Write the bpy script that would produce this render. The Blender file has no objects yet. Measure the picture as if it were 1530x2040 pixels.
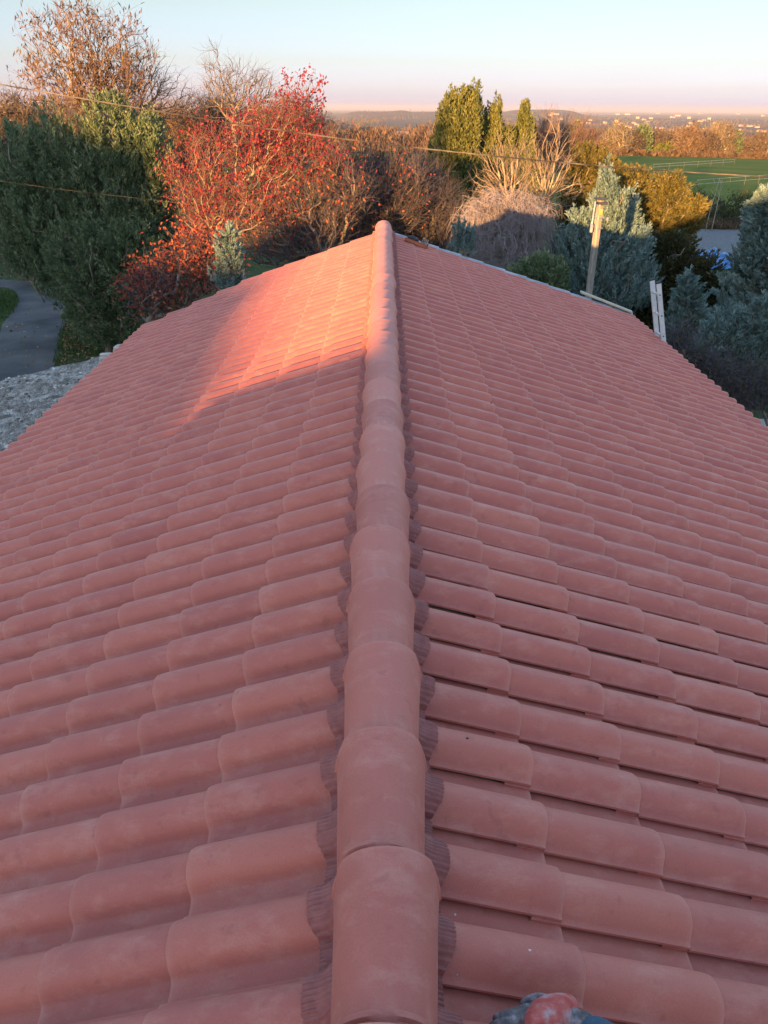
import bpy, math, random
import numpy as np
from mathutils import Vector, Matrix, noise as mnoise

SC = bpy.context.scene
COL = SC.collection
R = math.radians
rng = np.random.default_rng(7)
random.seed(7)

# ------------------------------------------------------------------ camera
CZ = 6.2                                    # eye height above the ground
cam_d = bpy.data.cameras.new("camera")
cam_d.sensor_fit = 'VERTICAL'
cam_d.sensor_height = 34.6
cam_d.lens = 26.0
cam_d.clip_start = 0.05
cam_d.clip_end = 90000
cam = bpy.data.objects.new("camera", cam_d)
COL.objects.link(cam)
CR = Matrix.Rotation(R(-0.17), 3, 'Z') @ Matrix.Rotation(R(90 - 27.7), 3, 'X') @ Matrix.Rotation(R(0.45), 3, 'Z')
cam.matrix_world = Matrix.Translation((0, 0, CZ)) @ CR.to_4x4()
SC.camera = cam

# ------------------------------------------------------------------ light
SUN_EL, SUN_BACK = 4.1, 66.0                # elevation; degrees behind the roof's left side
sdir = Vector((-math.cos(R(SUN_BACK)) * math.cos(R(SUN_EL)), -math.sin(R(SUN_BACK)) * math.cos(R(SUN_EL)), math.sin(R(SUN_EL))))
sun_d = bpy.data.lights.new("sun", 'SUN')
sun_d.energy = 3.2
sun_d.angle = R(0.5)
sun_d.color = (1.0, 0.52, 0.17)
sun = bpy.data.objects.new("sun", sun_d)
sun.rotation_euler = (-sdir).to_track_quat('-Z', 'Y').to_euler()
sun.location = (-30, -20, 30)
COL.objects.link(sun)

world = bpy.data.worlds.new("World")
SC.world = world
world.use_nodes = True
wn, wl = world.node_tree.nodes, world.node_tree.links
for n in list(wn): wn.remove(n)
wo = wn.new('ShaderNodeOutputWorld'); wb = wn.new('ShaderNodeBackground'); sky = wn.new('ShaderNodeTexSky')
sky.sky_type = 'NISHITA'; sky.sun_disc = False
sky.sun_elevation = R(SUN_EL)
sky.sun_rotation = math.atan2(sdir.x, sdir.y)
sky.altitude = 250; sky.air_density = 1.0; sky.dust_density = 0.6; sky.ozone_density = 1.0
wb.inputs['Strength'].default_value = 0.15
# thin evening cloud bank low over the horizon
tc = wn.new('ShaderNodeTexCoord'); mp = wn.new('ShaderNodeMapping'); mp.inputs['Scale'].default_value = (3.0, 3.0, 40.0)
cn = wn.new('ShaderNodeTexNoise'); cn.inputs['Scale'].default_value = 1.6; cn.inputs['Detail'].default_value = 5
sx = wn.new('ShaderNodeSeparateXYZ'); band = wn.new('ShaderNodeValToRGB')
cr = band.color_ramp; cr.elements[0].position = 0.0; cr.elements[0].color = (0.5, 0.5, 0.5, 1)
cr.elements[1].position = 0.055; cr.elements[1].color = (0, 0, 0, 1); e = cr.elements.new(0.012); e.color = (1, 1, 1, 1)
crn = wn.new('ShaderNodeValToRGB'); crn.color_ramp.elements[0].position = 0.42; crn.color_ramp.elements[1].position = 0.68
mul = wn.new('ShaderNodeMath'); mul.operation = 'MULTIPLY'; mul2 = wn.new('ShaderNodeMath'); mul2.operation = 'MULTIPLY'; mul2.inputs[1].default_value = 0.22
mixc = wn.new('ShaderNodeMix'); mixc.data_type = 'RGBA'
tintn = wn.new('ShaderNodeMix'); tintn.data_type = 'RGBA'; tintn.blend_type = 'MULTIPLY'; tintn.inputs[0].default_value = 1.0
# dusk colours of the air by height above the horizon (input: sine of the elevation)
dusk = wn.new('ShaderNodeValToRGB'); dr_ = dusk.color_ramp
for i_, (p_, c_) in enumerate(((0.0, (.064, .118, .78)), (.018, (.074, .106, .45)), (.045, (.073, .093, .243)), (.10, (.081, .091, .142)), (.14, (.086, .095, .130)), (.34, (.25, .27, .32)), (.7, (.33, .33, .37)))):
    if i_ < 2: dr_.elements[i_].position = p_; dr_.elements[i_].color = (*c_, 1)
    else: e = dr_.elements.new(p_); e.color = (*c_, 1)
dsc = wn.new('ShaderNodeMix'); dsc.data_type = 'RGBA'; dsc.blend_type = 'MULTIPLY'; dsc.inputs[0].default_value = 1.0; dsc.inputs[7].default_value = (3, 3, 3, 1)
wl.new(tc.outputs['Generated'], mp.inputs['Vector']); wl.new(mp.outputs[0], cn.inputs['Vector'])
wl.new(tc.outputs['Generated'], sx.inputs[0]); wl.new(sx.outputs['Z'], band.inputs[0]); wl.new(sx.outputs['Z'], dusk.inputs[0]); wl.new(dusk.outputs[0], dsc.inputs[6]); wl.new(dsc.outputs[2], tintn.inputs[7])
wl.new(cn.outputs['Fac'], crn.inputs[0]); wl.new(crn.outputs[0], mul.inputs[0]); wl.new(band.outputs[0], mul.inputs[1])
wl.new(mul.outputs[0], mul2.inputs[0]); wl.new(mul2.outputs[0], mixc.inputs[0])
wl.new(sky.outputs[0], tintn.inputs[6]); wl.new(tintn.outputs[2], mixc.inputs[6])
CLOUD = mixc.inputs[7]; CLOUD.default_value = (0.90, 0.70, 0.76, 1)
wl.new(mixc.outputs[2], wb.inputs['Color']); wl.new(wb.outputs[0], wo.inputs['Surface'])

SC.view_settings.view_transform = 'Standard'
SC.view_settings.look = 'None'
SC.view_settings.gamma = 1.0
SC.view_settings.exposure = 2.62
SC.render.engine = 'CYCLES'
SC.cycles.max_bounces = 6
SC.cycles.transparent_max_bounces = 8
SC.cycles.volume_bounces = 0
SC.cycles.use_denoising = True

# ------------------------------------------------------------------ helpers
def at(px, py, Y):
    """the point at distance Y along the roof's axis seen at photo pixel px, py"""
    d = CR @ Vector(((px - 765) / 1533.0, -(py - 1020) / 1533.0, -1.0))
    t = Y / d.y
    return Vector((d.x * t, Y, CZ + d.z * t))

def tag(o, label=None, cat=None, group=None, kind=None):
    if label: o['label'] = label
    if cat: o['category'] = cat
    if group: o['group'] = group
    if kind: o['kind'] = kind
    return o

def empty(name, loc=(0, 0, 0), label=None, cat=None, group=None):
    o = bpy.data.objects.new(name, None)
    o.empty_display_size = 0.3
    COL.objects.link(o); o.location = loc
    return tag(o, label, cat, group)

def mesh(name, V, F, mat, parent=None, attrs=None, fattrs=None, smooth=False):
    """V (n,3) world coordinates; F (m,k) array or list of arrays / face lists"""
    V = np.asarray(V, dtype=np.float32).reshape(-1, 3)
    me = bpy.data.meshes.new(name)
    if not isinstance(F, list): F = [F]
    arrs = []
    for f in F:
        f = np.asarray(f, dtype=np.int32)
        if f.ndim == 1: f = f.reshape(1, -1)
        if len(f): arrs.append(f)
    if parent is not None:
        base = parent.matrix_basis.copy(); pp = parent.parent
        while pp is not None: base = pp.matrix_basis @ base; pp = pp.parent
        inv = np.array(base.inverted(), dtype=np.float32)
        V = V @ inv[:3, :3].T + inv[:3, 3]
    me.vertices.add(len(V)); me.vertices.foreach_set('co', V.ravel())
    idx = np.concatenate([a.ravel() for a in arrs]); tot = np.concatenate([np.full(len(a), a.shape[1], np.int32) for a in arrs])
    st = np.zeros(len(tot), np.int32); st[1:] = np.cumsum(tot)[:-1]
    me.loops.add(len(idx)); me.loops.foreach_set('vertex_index', idx)
    me.polygons.add(len(tot)); me.polygons.foreach_set('loop_start', st)
    try: me.polygons.foreach_set('loop_total', tot)
    except Exception: pass
    if smooth: me.polygons.foreach_set('use_smooth', np.ones(len(tot), bool))
    else: me.polygons.foreach_set('use_smooth', np.zeros(len(tot), bool))
    for k, a in (attrs or {}).items():
        at_ = me.attributes.new(k, 'FLOAT', 'POINT'); at_.data.foreach_set('value', np.asarray(a, np.float32))
    for k, a in (fattrs or {}).items():
        at_ = me.attributes.new(k, 'FLOAT', 'FACE'); at_.data.foreach_set('value', np.asarray(a, np.float32))
    me.update(calc_edges=True)
    me.validate()
    me.materials.append(mat)
    o = bpy.data.objects.new(name, me); COL.objects.link(o)
    if parent is not None: o.parent = parent
    return o

class MB:
    """collects simple shapes into one mesh"""
    def __init__(s): s.V = []; s.F = {}; s.n = 0
    def add(s, V, F):
        V = np.asarray(V, float).reshape(-1, 3)
        for f in F: s.F.setdefault(len(f), []).append([i + s.n for i in f])
        s.V.append(V); s.n += len(V); return s
    def box(s, c, size, rot=None, bev=0.0):
        x, y, z = [k / 2 for k in size]
        if bev > 0:
            b = min(bev, x * .9, y * .9, z * .9)
            pts = []; 
            for sx_ in (-1, 1):
                for sy_ in (-1, 1):
                    for sz_ in (-1, 1):
                        pts += [(sx_ * x, sy_ * (y - b), sz_ * (z - b)), (sx_ * (x - b), sy_ * y, sz_ * (z - b)), (sx_ * (x - b), sy_ * (y - b), sz_ * z)]
            import bmesh
            bm = bmesh.new(); vs = [bm.verts.new(p) for p in pts]
            bmesh.ops.convex_hull(bm, input=vs); bm.verts.index_update()
            P = [tuple(v.co) for v in bm.verts]; F = [[v.index for v in f.verts] for f in bm.faces]; bm.free()
        else:
            P = [(a * x, b_ * y, c_ * z) for a in (-1, 1) for b_ in (-1, 1) for c_ in (-1, 1)]
            F = [(0, 1, 3, 2), (4, 6, 7, 5), (0, 4, 5, 1), (2, 3, 7, 6), (0, 2, 6, 4), (1, 5, 7, 3)]
        M = rot.to_3x3() if rot is not None else Matrix.Identity(3)
        return s.add([tuple(M @ Vector(p) + Vector(c)) for p in P], F)
    def tube(s, pts, rad, k=8, cap=True):
        pts = [Vector(p) for p in pts]
        rr = rad if hasattr(rad, '__len__') else [rad] * len(pts)
        V = []; F = []
        up = Vector((0.13, 0.21, 0.97))
        for i, p in enumerate(pts):
            d = (pts[min(i + 1, len(pts) - 1)] - pts[max(i - 1, 0)]).normalized()
            a = d.cross(up)
            if a.length < 1e-3: a = d.cross(Vector((1, 0, 0)))
            a.normalize(); b = d.cross(a)
            for j in range(k):
                t = 2 * math.pi * j / k
                V.append(p + (a * math.cos(t) + b * math.sin(t)) * rr[i])
        for i in range(len(pts) - 1):
            for j in range(k):
                F.append((i * k + j, i * k + (j + 1) % k, (i + 1) * k + (j + 1) % k, (i + 1) * k + j))
        if cap:
            F.append(tuple(range(k))[::-1]); F.append(tuple((len(pts) - 1) * k + j for j in range(k)))
        return s.add([tuple(v) for v in V], F)
    def build(s, name, mat, parent=None, smooth=False):
        return mesh(name, np.concatenate(s.V), [np.array(v, np.int32) for v in s.F.values()], mat, parent, smooth=smooth)

# ------------------------------------------------------------------ materials
def nt(name):
    m = bpy.data.materials.new(name); m.use_nodes = True
    b = m.node_tree.nodes['Principled BSDF']
    return m, m.node_tree.nodes, m.node_tree.links, b
def ramp(nodes, stops):
    r = nodes.new('ShaderNodeValToRGB'); c = r.color_ramp
    c.elements[0].position = stops[0][0]; c.elements[0].color = (*stops[0][1], 1)
    c.elements[1].position = stops[-1][0]; c.elements[1].color = (*stops[-1][1], 1)
    for p, col in stops[1:-1]:
        e = c.elements.new(p); e.color = (*col, 1)
    return r
def tnoise(nodes, links, scale, detail=4, rough=.6, coord=None, vec=None, mscale=None):
    t = nodes.new('ShaderNodeTexNoise'); t.inputs['Scale'].default_value = scale; t.inputs['Detail'].default_value = detail; t.inputs['Roughness'].default_value = rough
    src = nodes.new('ShaderNodeTexCoord').outputs['Object']
    if mscale:
        mp = nodes.new('ShaderNodeMapping'); mp.inputs['Scale'].default_value = mscale; links.new(src, mp.inputs[0]); src = mp.outputs[0]
    links.new(src, t.inputs['Vector']); return t
def mixrgb(nodes, links, fac, a, b, mode='MIX'):
    m = nodes.new('ShaderNodeMix'); m.data_type = 'RGBA'; m.blend_type = mode
    for k, v in ((0, fac), (6, a), (7, b)):
        if hasattr(v, 'links') or hasattr(v, 'is_linked'): links.new(v, m.inputs[k])
        elif k == 0: m.inputs[0].default_value = v
        else: m.inputs[k].default_value = (*v, 1)
    return m.outputs[2]
def mat_simple(name, stops, scale=4, rough=.8, bump=0.0, bscale=30, metallic=0, detail=4, mscale=None, spec=.5):
    m, N, L, b = nt(name)
    t = tnoise(N, L, scale, detail, mscale=mscale); r = ramp(N, stops); L.new(t.outputs['Fac'], r.inputs[0]); L.new(r.outputs[0], b.inputs['Base Color'])
    b.inputs['Roughness'].default_value = rough; b.inputs['Metallic'].default_value = metallic
    b.inputs['Specular IOR Level'].default_value = spec
    if bump:
        t2 = tnoise(N, L, bscale, 5); bp = N.new('ShaderNodeBump'); bp.inputs['Strength'].default_value = bump; bp.inputs['Distance'].default_value = .02
        L.new(t2.outputs['Fac'], bp.inputs['Height']); L.new(bp.outputs[0], b.inputs['Normal'])
    return m
def mat_leaf(name, stops, rough=.6, trans=0.25):
    """foliage: colour from the per-face attribute v"""
    m, N, L, b = nt(name)
    a = N.new('ShaderNodeAttribute'); a.attribute_name = 'v'; r = ramp(N, stops)
    L.new(a.outputs['Fac'], r.inputs[0]); L.new(r.outputs[0], b.inputs['Base Color'])
    b.inputs['Roughness'].default_value = rough; b.inputs['Specular IOR Level'].default_value = .25
    if trans:
        tr = N.new('ShaderNodeBsdfTranslucent'); L.new(r.outputs[0], tr.inputs['Color'])
        ms = N.new('ShaderNodeMixShader'); ms.inputs[0].default_value = trans
        L.new(b.outputs[0], ms.inputs[1]); L.new(tr.outputs[0], ms.inputs[2]); L.new(ms.outputs[0], N['Material Output'].inputs['Surface'])
    return m

def clay(name, c_dark, c_mid, c_light, dust):
    m, N, L, b = nt(name)
    tint = N.new('ShaderNodeAttribute'); tint.attribute_name = 'tint'
    wear = N.new('ShaderNodeAttribute'); wear.attribute_name = 'wear'
    base = ramp(N, [(0, c_dark), (.5, c_mid), (1, c_light)]); L.new(tint.outputs['Fac'], base.inputs[0])
    # kiln clouding, large and soft
    n1 = tnoise(N, L, 5.0, 5, .6); r1 = ramp(N, [(.35, (0, 0, 0)), (.70, (1, 1, 1))]); L.new(n1.outputs['Fac'], r1.inputs[0])
    c1 = mixrgb(N, L, r1.outputs[0], base.outputs[0], c_light, 'MIX')
    c1 = mixrgb(N, L, .45, base.outputs[0], c1)
    # pale dusting, smeared across the barrels
    n2 = tnoise(N, L, 13, 6, .68, mscale=(.55, 1, 1)); r2 = ramp(N, [(.50, (0, 0, 0)), (.74, (1, 1, 1))]); L.new(n2.outputs['Fac'], r2.inputs[0])
    f2 = N.new('ShaderNodeMath'); f2.operation = 'MULTIPLY'; f2.inputs[1].default_value = .48; L.new(r2.outputs[0], f2.inputs[0])
    c2 = mixrgb(N, L, f2.outputs[0], c1, dust)
    # darker damp marks
    n3 = tnoise(N, L, 17, 4, .55); r3 = ramp(N, [(.62, (0, 0, 0)), (.70, (1, 1, 1))]); L.new(n3.outputs['Fac'], r3.inputs[0])
    f3 = N.new('ShaderNodeMath'); f3.operation = 'MULTIPLY'; f3.inputs[1].default_value = .30; L.new(r3.outputs[0], f3.inputs[0])
    c3 = mixrgb(N, L, f3.outputs[0], c2, tuple(k * .55 for k in c_mid))
    # fine grain
    n4 = tnoise(N, L, 240, 3, .7); r4 = ramp(N, [(.3, (.90, .90, .90)), (.7, (1.08, 1.08, 1.08))]); L.new(n4.outputs['Fac'], r4.inputs[0])
    c4 = mixrgb(N, L, 1.0, c3, r4.outputs[0], 'MULTIPLY')
    fw = N.new('ShaderNodeMath'); fw.operation = 'MULTIPLY'; fw.inputs[1].default_value = .38; L.new(wear.outputs['Fac'], fw.inputs[0])
    c5 = mixrgb(N, L, fw.outputs[0], c4, dust)
    L.new(c5, b.inputs['Base Color'])
    b.inputs['Roughness'].default_value = .58; b.inputs['Specular IOR Level'].default_value = .38
    b.inputs['Sheen Weight'].default_value = .14; b.inputs['Sheen Roughness'].default_value = .45; b.inputs['Sheen Tint'].default_value = (1, .72, .66, 1)
    bp = N.new('ShaderNodeBump'); bp.inputs['Strength'].default_value = .25; bp.inputs['Distance'].default_value = .002
    L.new(n4.outputs['Fac'], bp.inputs['Height']); L.new(bp.outputs[0], b.inputs['Normal'])
    return m
M = {}
M['tile'] = clay('clay_tile', (.36, .096, .080), (.46, .126, .096), (.55, .168, .115), (.62, .28, .215))
M['ridge'] = clay('clay_ridge', (.42, .112, .082), (.49, .138, .102), (.55, .170, .124), (.62, .28, .22))
M['flash'] = mat_simple('ridge_flashing', [(.3, (.26, .075, .066)), (.7, (.36, .115, .10))], 30, .6, .2, 80)
M['lichen'] = None
M['zinc'] = mat_simple('zinc', [(.3, (.20, .22, .24)), (.7, (.42, .44, .47))], 6, .45, .1, 30, .3)
M['wood_raw'] = mat_simple('raw_timber', [(.3, (.42, .34, .24)), (.7, (.56, .48, .36))], 10, .7, .1, 40, mscale=(1, 12, 1))
M['pole_wood'] = mat_simple('weathered_pole', [(.25, (.13, .11, .095)), (.5, (.24, .21, .18)), (.75, (.34, .30, .26))], 8, .85, .4, 30, mscale=(6, 6, .6))
M['alu'] = mat_simple('aluminium', [(.3, (.62, .64, .66)), (.7, (.80, .81, .83))], 12, .38, .05, 50, .55)
M['black'] = mat_simple('black_rubber', [(.3, (.02, .02, .022)), (.7, (.045, .045, .05))], 12, .6)
M['cable'] = mat_simple('cable_sheath', [(.45, (.035, .03, .028)), (.62, (.18, .15, .12))], 2.2, .55, detail=1)
M['white_plate'] = mat_simple('enamel_plate', [(.3, (.6, .6, .58)), (.7, (.8, .8, .78))], 12, .4)
M['render'] = mat_simple('wall_render', [(.3, (.50, .43, .34)), (.7, (.60, .53, .43))], 3, .9, .3, 60)
M['stone'] = mat_simple('rubble_stone', [(.3, (.36, .31, .27)), (.7, (.55, .49, .43))], 9, .9, .5, 40)
M['bark'] = mat_simple('bark_grey', [(.3, (.13, .10, .08)), (.7, (.26, .21, .17))], 6, .9, .4, 40)
M['bark_tan'] = mat_simple('bark_tan', [(.3, (.17, .125, .09)), (.7, (.31, .24, .18))], 6, .9, .3, 40)
M['bark_pale'] = mat_simple('bark_pale', [(.3, (.27, .21, .155)), (.7, (.44, .36, .27))], 6, .9, .3, 40)
M['twig_grey'] = mat_simple('twig_grey', [(.3, (.065, .053, .060)), (.7, (.135, .112, .122))], 2, .9)  # darkened: the shade on the thickets is put into this colour
M['twig_pale'] = mat_simple('twig_pale', [(.3, (.22, .18, .19)), (.7, (.36, .31, .32))], 2, .9)
M['twig_orange'] = mat_simple('twig_orange', [(.3, (.14, .09, .055)), (.7, (.24, .16, .10))], .8, .9)
M['twig_brown'] = mat_simple('twig_brown', [(.3, (.08, .058, .042)), (.7, (.17, .125, .09))], .8, .9)
M['twig_red'] = mat_simple('twig_red', [(.3, (.13, .07, .055)), (.7, (.24, .145, .11))], 1.2, .9)
M['leaf_ever'] = mat_leaf('leaf_evergreen', [(0, (.055, .090, .045)), (.5, (.13, .18, .09)), (.85, (.21, .25, .13)), (1, (.34, .35, .21))], .4)
M['leaf_poplar'] = mat_leaf('leaf_olive', [(0, (.06, .08, .026)), (.5, (.15, .165, .05)), (1, (.27, .26, .09))], .55)
M['leaf_red'] = mat_leaf('leaf_red', [(0, (.12, .014, .028)), (.5, (.28, .026, .050)), (.85, (.38, .06, .055)), (1, (.42, .15, .07))], .5, .3)
M['leaf_darkred'] = mat_leaf('leaf_dark_red', [(0, (.15, .03, .02)), (.5, (.30, .06, .04)), (1, (.42, .13, .06))], .6)
M['leaf_brown'] = mat_leaf('leaf_brown', [(0, (.07, .045, .03)), (.5, (.14, .09, .055)), (1, (.23, .15, .085))], .7)
M['leaf_blue'] = mat_leaf('needle_blue', [(0, (.06, .105, .10)), (.5, (.14, .215, .205)), (1, (.27, .35, .32))], .7, .15)
M['leaf_gold'] = mat_leaf('needle_gold', [(0, (.05, .055, .018)), (.5, (.13, .115, .035)), (1, (.25, .195, .06))], .7, .2)
M['leaf_dark'] = mat_leaf('needle_dark', [(0, (.02, .03, .012)), (.5, (.05, .055, .022)), (1, (.10, .095, .035))], .7, .15)
M['leaf_ground'] = mat_leaf('fallen_leaf', [(0, (.11, .055, .03)), (.5, (.22, .12, .055)), (1, (.42, .32, .18))], .7, 0)
M['grass'] = mat_leaf('grass_blades', [(0, (.025, .05, .014)), (.6, (.05, .10, .025)), (1, (.11, .13, .045))], .7)
M['tarp'] = mat_simple('blue_tarp', [(.3, (.03, .11, .30)), (.7, (.06, .20, .46))], 3, .4, .1, 10)
M['gravel'] = mat_simple('gravel_yard', [(.2, (.10, .10, .10)), (.5, (.16, .16, .165)), (.8, (.22, .22, .22))], 5, 1.0, .4, 60, detail=10, spec=.12)
M['glove_red'] = mat_simple('glove_red', [(.35, (.48, .07, .06)), (.5, (.55, .13, .11)), (.60, (.50, .30, .30)), (.8, (.58, .42, .43))], 26, .8, .4, 90)
M['glove_grey'] = mat_simple('glove_grey', [(.3, (.075, .065, .068)), (.5, (.15, .13, .135)), (.66, (.36, .29, .30)), (.8, (.46, .34, .34))], 40, .8, .5, 140)
M['sleeve'] = mat_simple('blue_sleeve', [(.3, (.035, .08, .13)), (.7, (.06, .12, .19))], 20, .9, .3, 120)
M['hivis'] = mat_simple('hivis_yellow', [(.3, (.50, .62, .06)), (.7, (.62, .72, .12))], 20, .8)
M['trousers'] = mat_simple('work_trousers', [(.3, (.03, .03, .035)), (.7, (.06, .06, .07))], 20, .9, .3, 120)
M['skin'] = mat_simple('skin', [(.3, (.46, .26, .19)), (.7, (.55, .33, .25))], 20, .6)
M['hair'] = mat_simple('hair', [(.3, (.03, .02, .015)), (.7, (.07, .05, .03))], 60, .7)
M['dropping'] = mat_simple('pale_dropping', [(.3, (.55, .55, .52)), (.7, (.72, .72, .70))], 50, .8)
M['steel'] = mat_simple('steel', [(.3, (.25, .26, .28)), (.7, (.5, .52, .56))], 30, .35, metallic=.6)
M['house_wall'] = mat_simple('house_wall', [(.3, (.34, .28, .22)), (.7, (.43, .37, .30))], .05, .9)
M['house_wall_dim'] = mat_simple('house_wall_ochre', [(.3, (.38, .28, .20)), (.7, (.46, .36, .27))], .05, .9)
M['house_roof'] = mat_simple('house_roof', [(.3, (.30, .14, .09)), (.7, (.42, .22, .14))], .2, .9)
M['window'] = mat_simple('dark_window', [(.3, (.03, .03, .035)), (.7, (.06, .06, .07))], .3, .3)

def lichen_mat():
    m, N, L, b = nt('lichened_sheet')
    n1 = tnoise(N, L, 7, 8, .75); r1 = ramp(N, [(.30, (.06, .055, .045)), (.42, (.14, .125, .11)), (.52, (.24, .215, .195)), (.62, (.40, .375, .345)), (.75, (.60, .58, .55))]); L.new(n1.outputs['Fac'], r1.inputs[0])
    n2 = tnoise(N, L, 45, 6, .8); r2 = ramp(N, [(.38, (.35, .34, .32)), (.5, (.95, .95, .95)), (.66, (1.7, 1.7, 1.68))]); L.new(n2.outputs['Fac'], r2.inputs[0])
    c = mixrgb(N, L, 1.0, r1.outputs[0], r2.outputs[0], 'MULTIPLY')
    n3 = tnoise(N, L, 2.2, 5, .7); r3 = ramp(N, [(.5, (0, 0, 0)), (.66, (1, 1, 1))]); L.new(n3.outputs['Fac'], r3.inputs[0])
    f3 = N.new('ShaderNodeMath'); f3.operation = 'MULTIPLY'; f3.inputs[1].default_value = .4; L.new(r3.outputs[0], f3.inputs[0])
    c = mixrgb(N, L, f3.outputs[0], c, (.62, .62, .60))
    L.new(c, b.inputs['Base Color']); b.inputs['Roughness'].default_value = .95
    bp = N.new('ShaderNodeBump'); bp.inputs['Strength'].default_value = .8; bp.inputs['Distance'].default_value = .02
    L.new(n2.outputs['Fac'], bp.inputs['Height']); L.new(bp.outputs[0], b.inputs['Normal'])
    return m
M['lichen'] = lichen_mat()

# ------------------------------------------------------------------ terrain
TY = [0, 50, 60, 130, 220, 400, 600, 1000, 1800, 3000, 6000, 12000, 30000, 60000]
TZ = [0, -.2, -.4, -2.6, -5.2, -17, -27, -33, -40, -46, -52, -58, -62, -64]
def gnd(x, y):
    """ground height"""
    d = math.hypot(x, y)
    z = float(np.interp(d, TY, TZ))
    if d > 60:
        k = min(1, (d - 60) / 900)
        z += k * 14 * mnoise.noise(Vector((x / 650, y / 650, 3.1))) * min(1, 6000 / d + .2)
        z += min(1, d / 4000) * 10 * mnoise.noise(Vector((x / 2100, y / 2100, 9.1)))
    az = math.degrees(math.atan2(x, y))
    def hill(a0, wa, d0, wd, h, p=2):
        return h * math.exp(-abs((az - a0) / wa) ** p - abs((d - d0) / wd) ** 2)
    z += hill(-8, 5.0, 1300, 500, 30)             # hamlet hill with the green slope
    z += hill(-22, 9, 1500, 600, 34)
    z += hill(-0.6, 2.2, 5600, 700, 38, 6)        # flat-topped hills
    z += hill(4.0, 3.0, 5900, 800, 38, 6)
    z += hill(10.2, 2.6, 6600, 900, 42, 6)
    z += hill(5, 8, 8200, 1200, 34, 4)
    return z

def ground_point(px, py):
    """where the sight line through a photo pixel meets the ground"""
    d = (CR @ Vector(((px - 765) / 1533.0, -(py - 1020) / 1533.0, -1.0))).normalized()
    t = 8.0
    while t < 40000:
        p = Vector((0, 0, CZ)) + d * t
        if p.z < gnd(p.x, p.y): return p
        t *= 1.012
    return None

ang = np.concatenate([np.arange(-180, -34, 3.0), np.arange(-34, 34, .3), np.arange(34, 180, 3.0)])
rad = np.concatenate([[0.5, 4, 8, 12, 16, 20, 25, 30, 36, 42, 50], np.geomspace(56, 60000, 130)])
V = []
for a in ang:
    sa, ca = math.sin(R(a)), math.cos(R(a))
    for r_ in rad: V.append((sa * r_, ca * r_, gnd(sa * r_, ca * r_)))
na, nr = len(ang), len(rad)
ii, jj = np.meshgrid(np.arange(na), np.arange(nr - 1), indexing='ij')
i2 = (ii + 1) % na
F = np.stack([ii * nr + jj, ii * nr + jj + 1, i2 * nr + jj + 1, i2 * nr + jj], -1).reshape(-1, 4)
def terrain_mat():
    m, N, L, b = nt('countryside')
    tc = N.new('ShaderNodeTexCoord')
    sep = N.new('ShaderNodeSeparateXYZ'); L.new(tc.outputs['Object'], sep.inputs[0])
    v = N.new('ShaderNodeTexVoronoi'); v.feature = 'F1'; v.inputs['Scale'].default_value = .0042; v.inputs['Randomness'].default_value = 1
    mp = N.new('ShaderNodeMapping'); mp.inputs['Scale'].default_value = (1, .45, 0); L.new(tc.outputs['Object'], mp.inputs[0]); L.new(mp.outputs[0], v.inputs['Vector'])
    sc_ = N.new('ShaderNodeSeparateColor'); L.new(v.outputs['Color'], sc_.inputs[0])
    rf = ramp(N, [(0, (.11, .075, .055)), (.25, (.15, .10, .07)), (.4, (.08, .10, .045)), (.55, (.17, .115, .08)), (.7, (.12, .14, .06)), (.85, (.24, .17, .11)), (1, (.13, .085, .06))]); rf.color_ramp.interpolation = 'CONSTANT'
    L.new(sc_.outputs[0], rf.inputs[0])
    n1 = tnoise(N, L, .006, 8, .7); r1 = ramp(N, [(.40, (0, 0, 0)), (.52, (1, 1, 1))]); L.new(n1.outputs['Fac'], r1.inputs[0])
    n2 = tnoise(N, L, .05, 6, .8); wd = ramp(N, [(.3, (.055, .04, .032)), (.5, (.13, .085, .06)), (.7, (.22, .14, .09))]); L.new(n2.outputs['Fac'], wd.inputs[0])
    far = mixrgb(N, L, r1.outputs[0], rf.outputs[0], wd.outputs[0])
    n3 = tnoise(N, L, .9, 8, .75); nr_ = ramp(N, [(.35, (.028, .05, .016)), (.52, (.05, .075, .022)), (.62, (.10, .075, .045)), (.75, (.13, .09, .055))]); L.new(n3.outputs['Fac'], nr_.inputs[0])
    dist = N.new('ShaderNodeVectorMath'); dist.operation = 'LENGTH'; L.new(tc.outputs['Object'], dist.inputs[0])
    mr = N.new('ShaderNodeMapRange'); mr.inputs[1].default_value = 150; mr.inputs[2].default_value = 400; L.new(dist.outputs['Value'], mr.inputs[0])
    c = mixrgb(N, L, mr.outputs[0], nr_.outputs[0], far)
    L.new(c, b.inputs['Base Color']); b.inputs['Roughness'].default_value = .95; b.inputs['Specular IOR Level'].default_value = .1
    bp = N.new('ShaderNodeBump'); bp.inputs['Strength'].default_value = .5; bp.inputs['Distance'].default_value = .1
    L.new(n3.outputs['Fac'], bp.inputs['Height']); L.new(bp.outputs[0], b.inputs['Normal'])
    return m
tag(mesh('ground', V, F, terrain_mat(), smooth=True), 'wintry ground around the house running out to the wooded valley and hills', kind='structure')

def sheet(name, fn, nu, nv, mat, label, kind='structure'):
    """fn(u,v) -> x,y ; laid on the ground"""
    V = []
    for i in range(nu + 1):
        for j in range(nv + 1):
            x, y, dz = fn(i / nu, j / nv)
            V.append((x, y, gnd(x, y) + dz))
    ii, jj = np.meshgrid(np.arange(nu), np.arange(nv), indexing='ij')
    F = np.stack([ii * (nv + 1) + jj, (ii + 1) * (nv + 1) + jj, (ii + 1) * (nv + 1) + jj + 1, ii * (nv + 1) + jj + 1], -1).reshape(-1, 4)
    return tag(mesh(name, V, F, mat, smooth=True), label, kind=kind)

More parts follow.
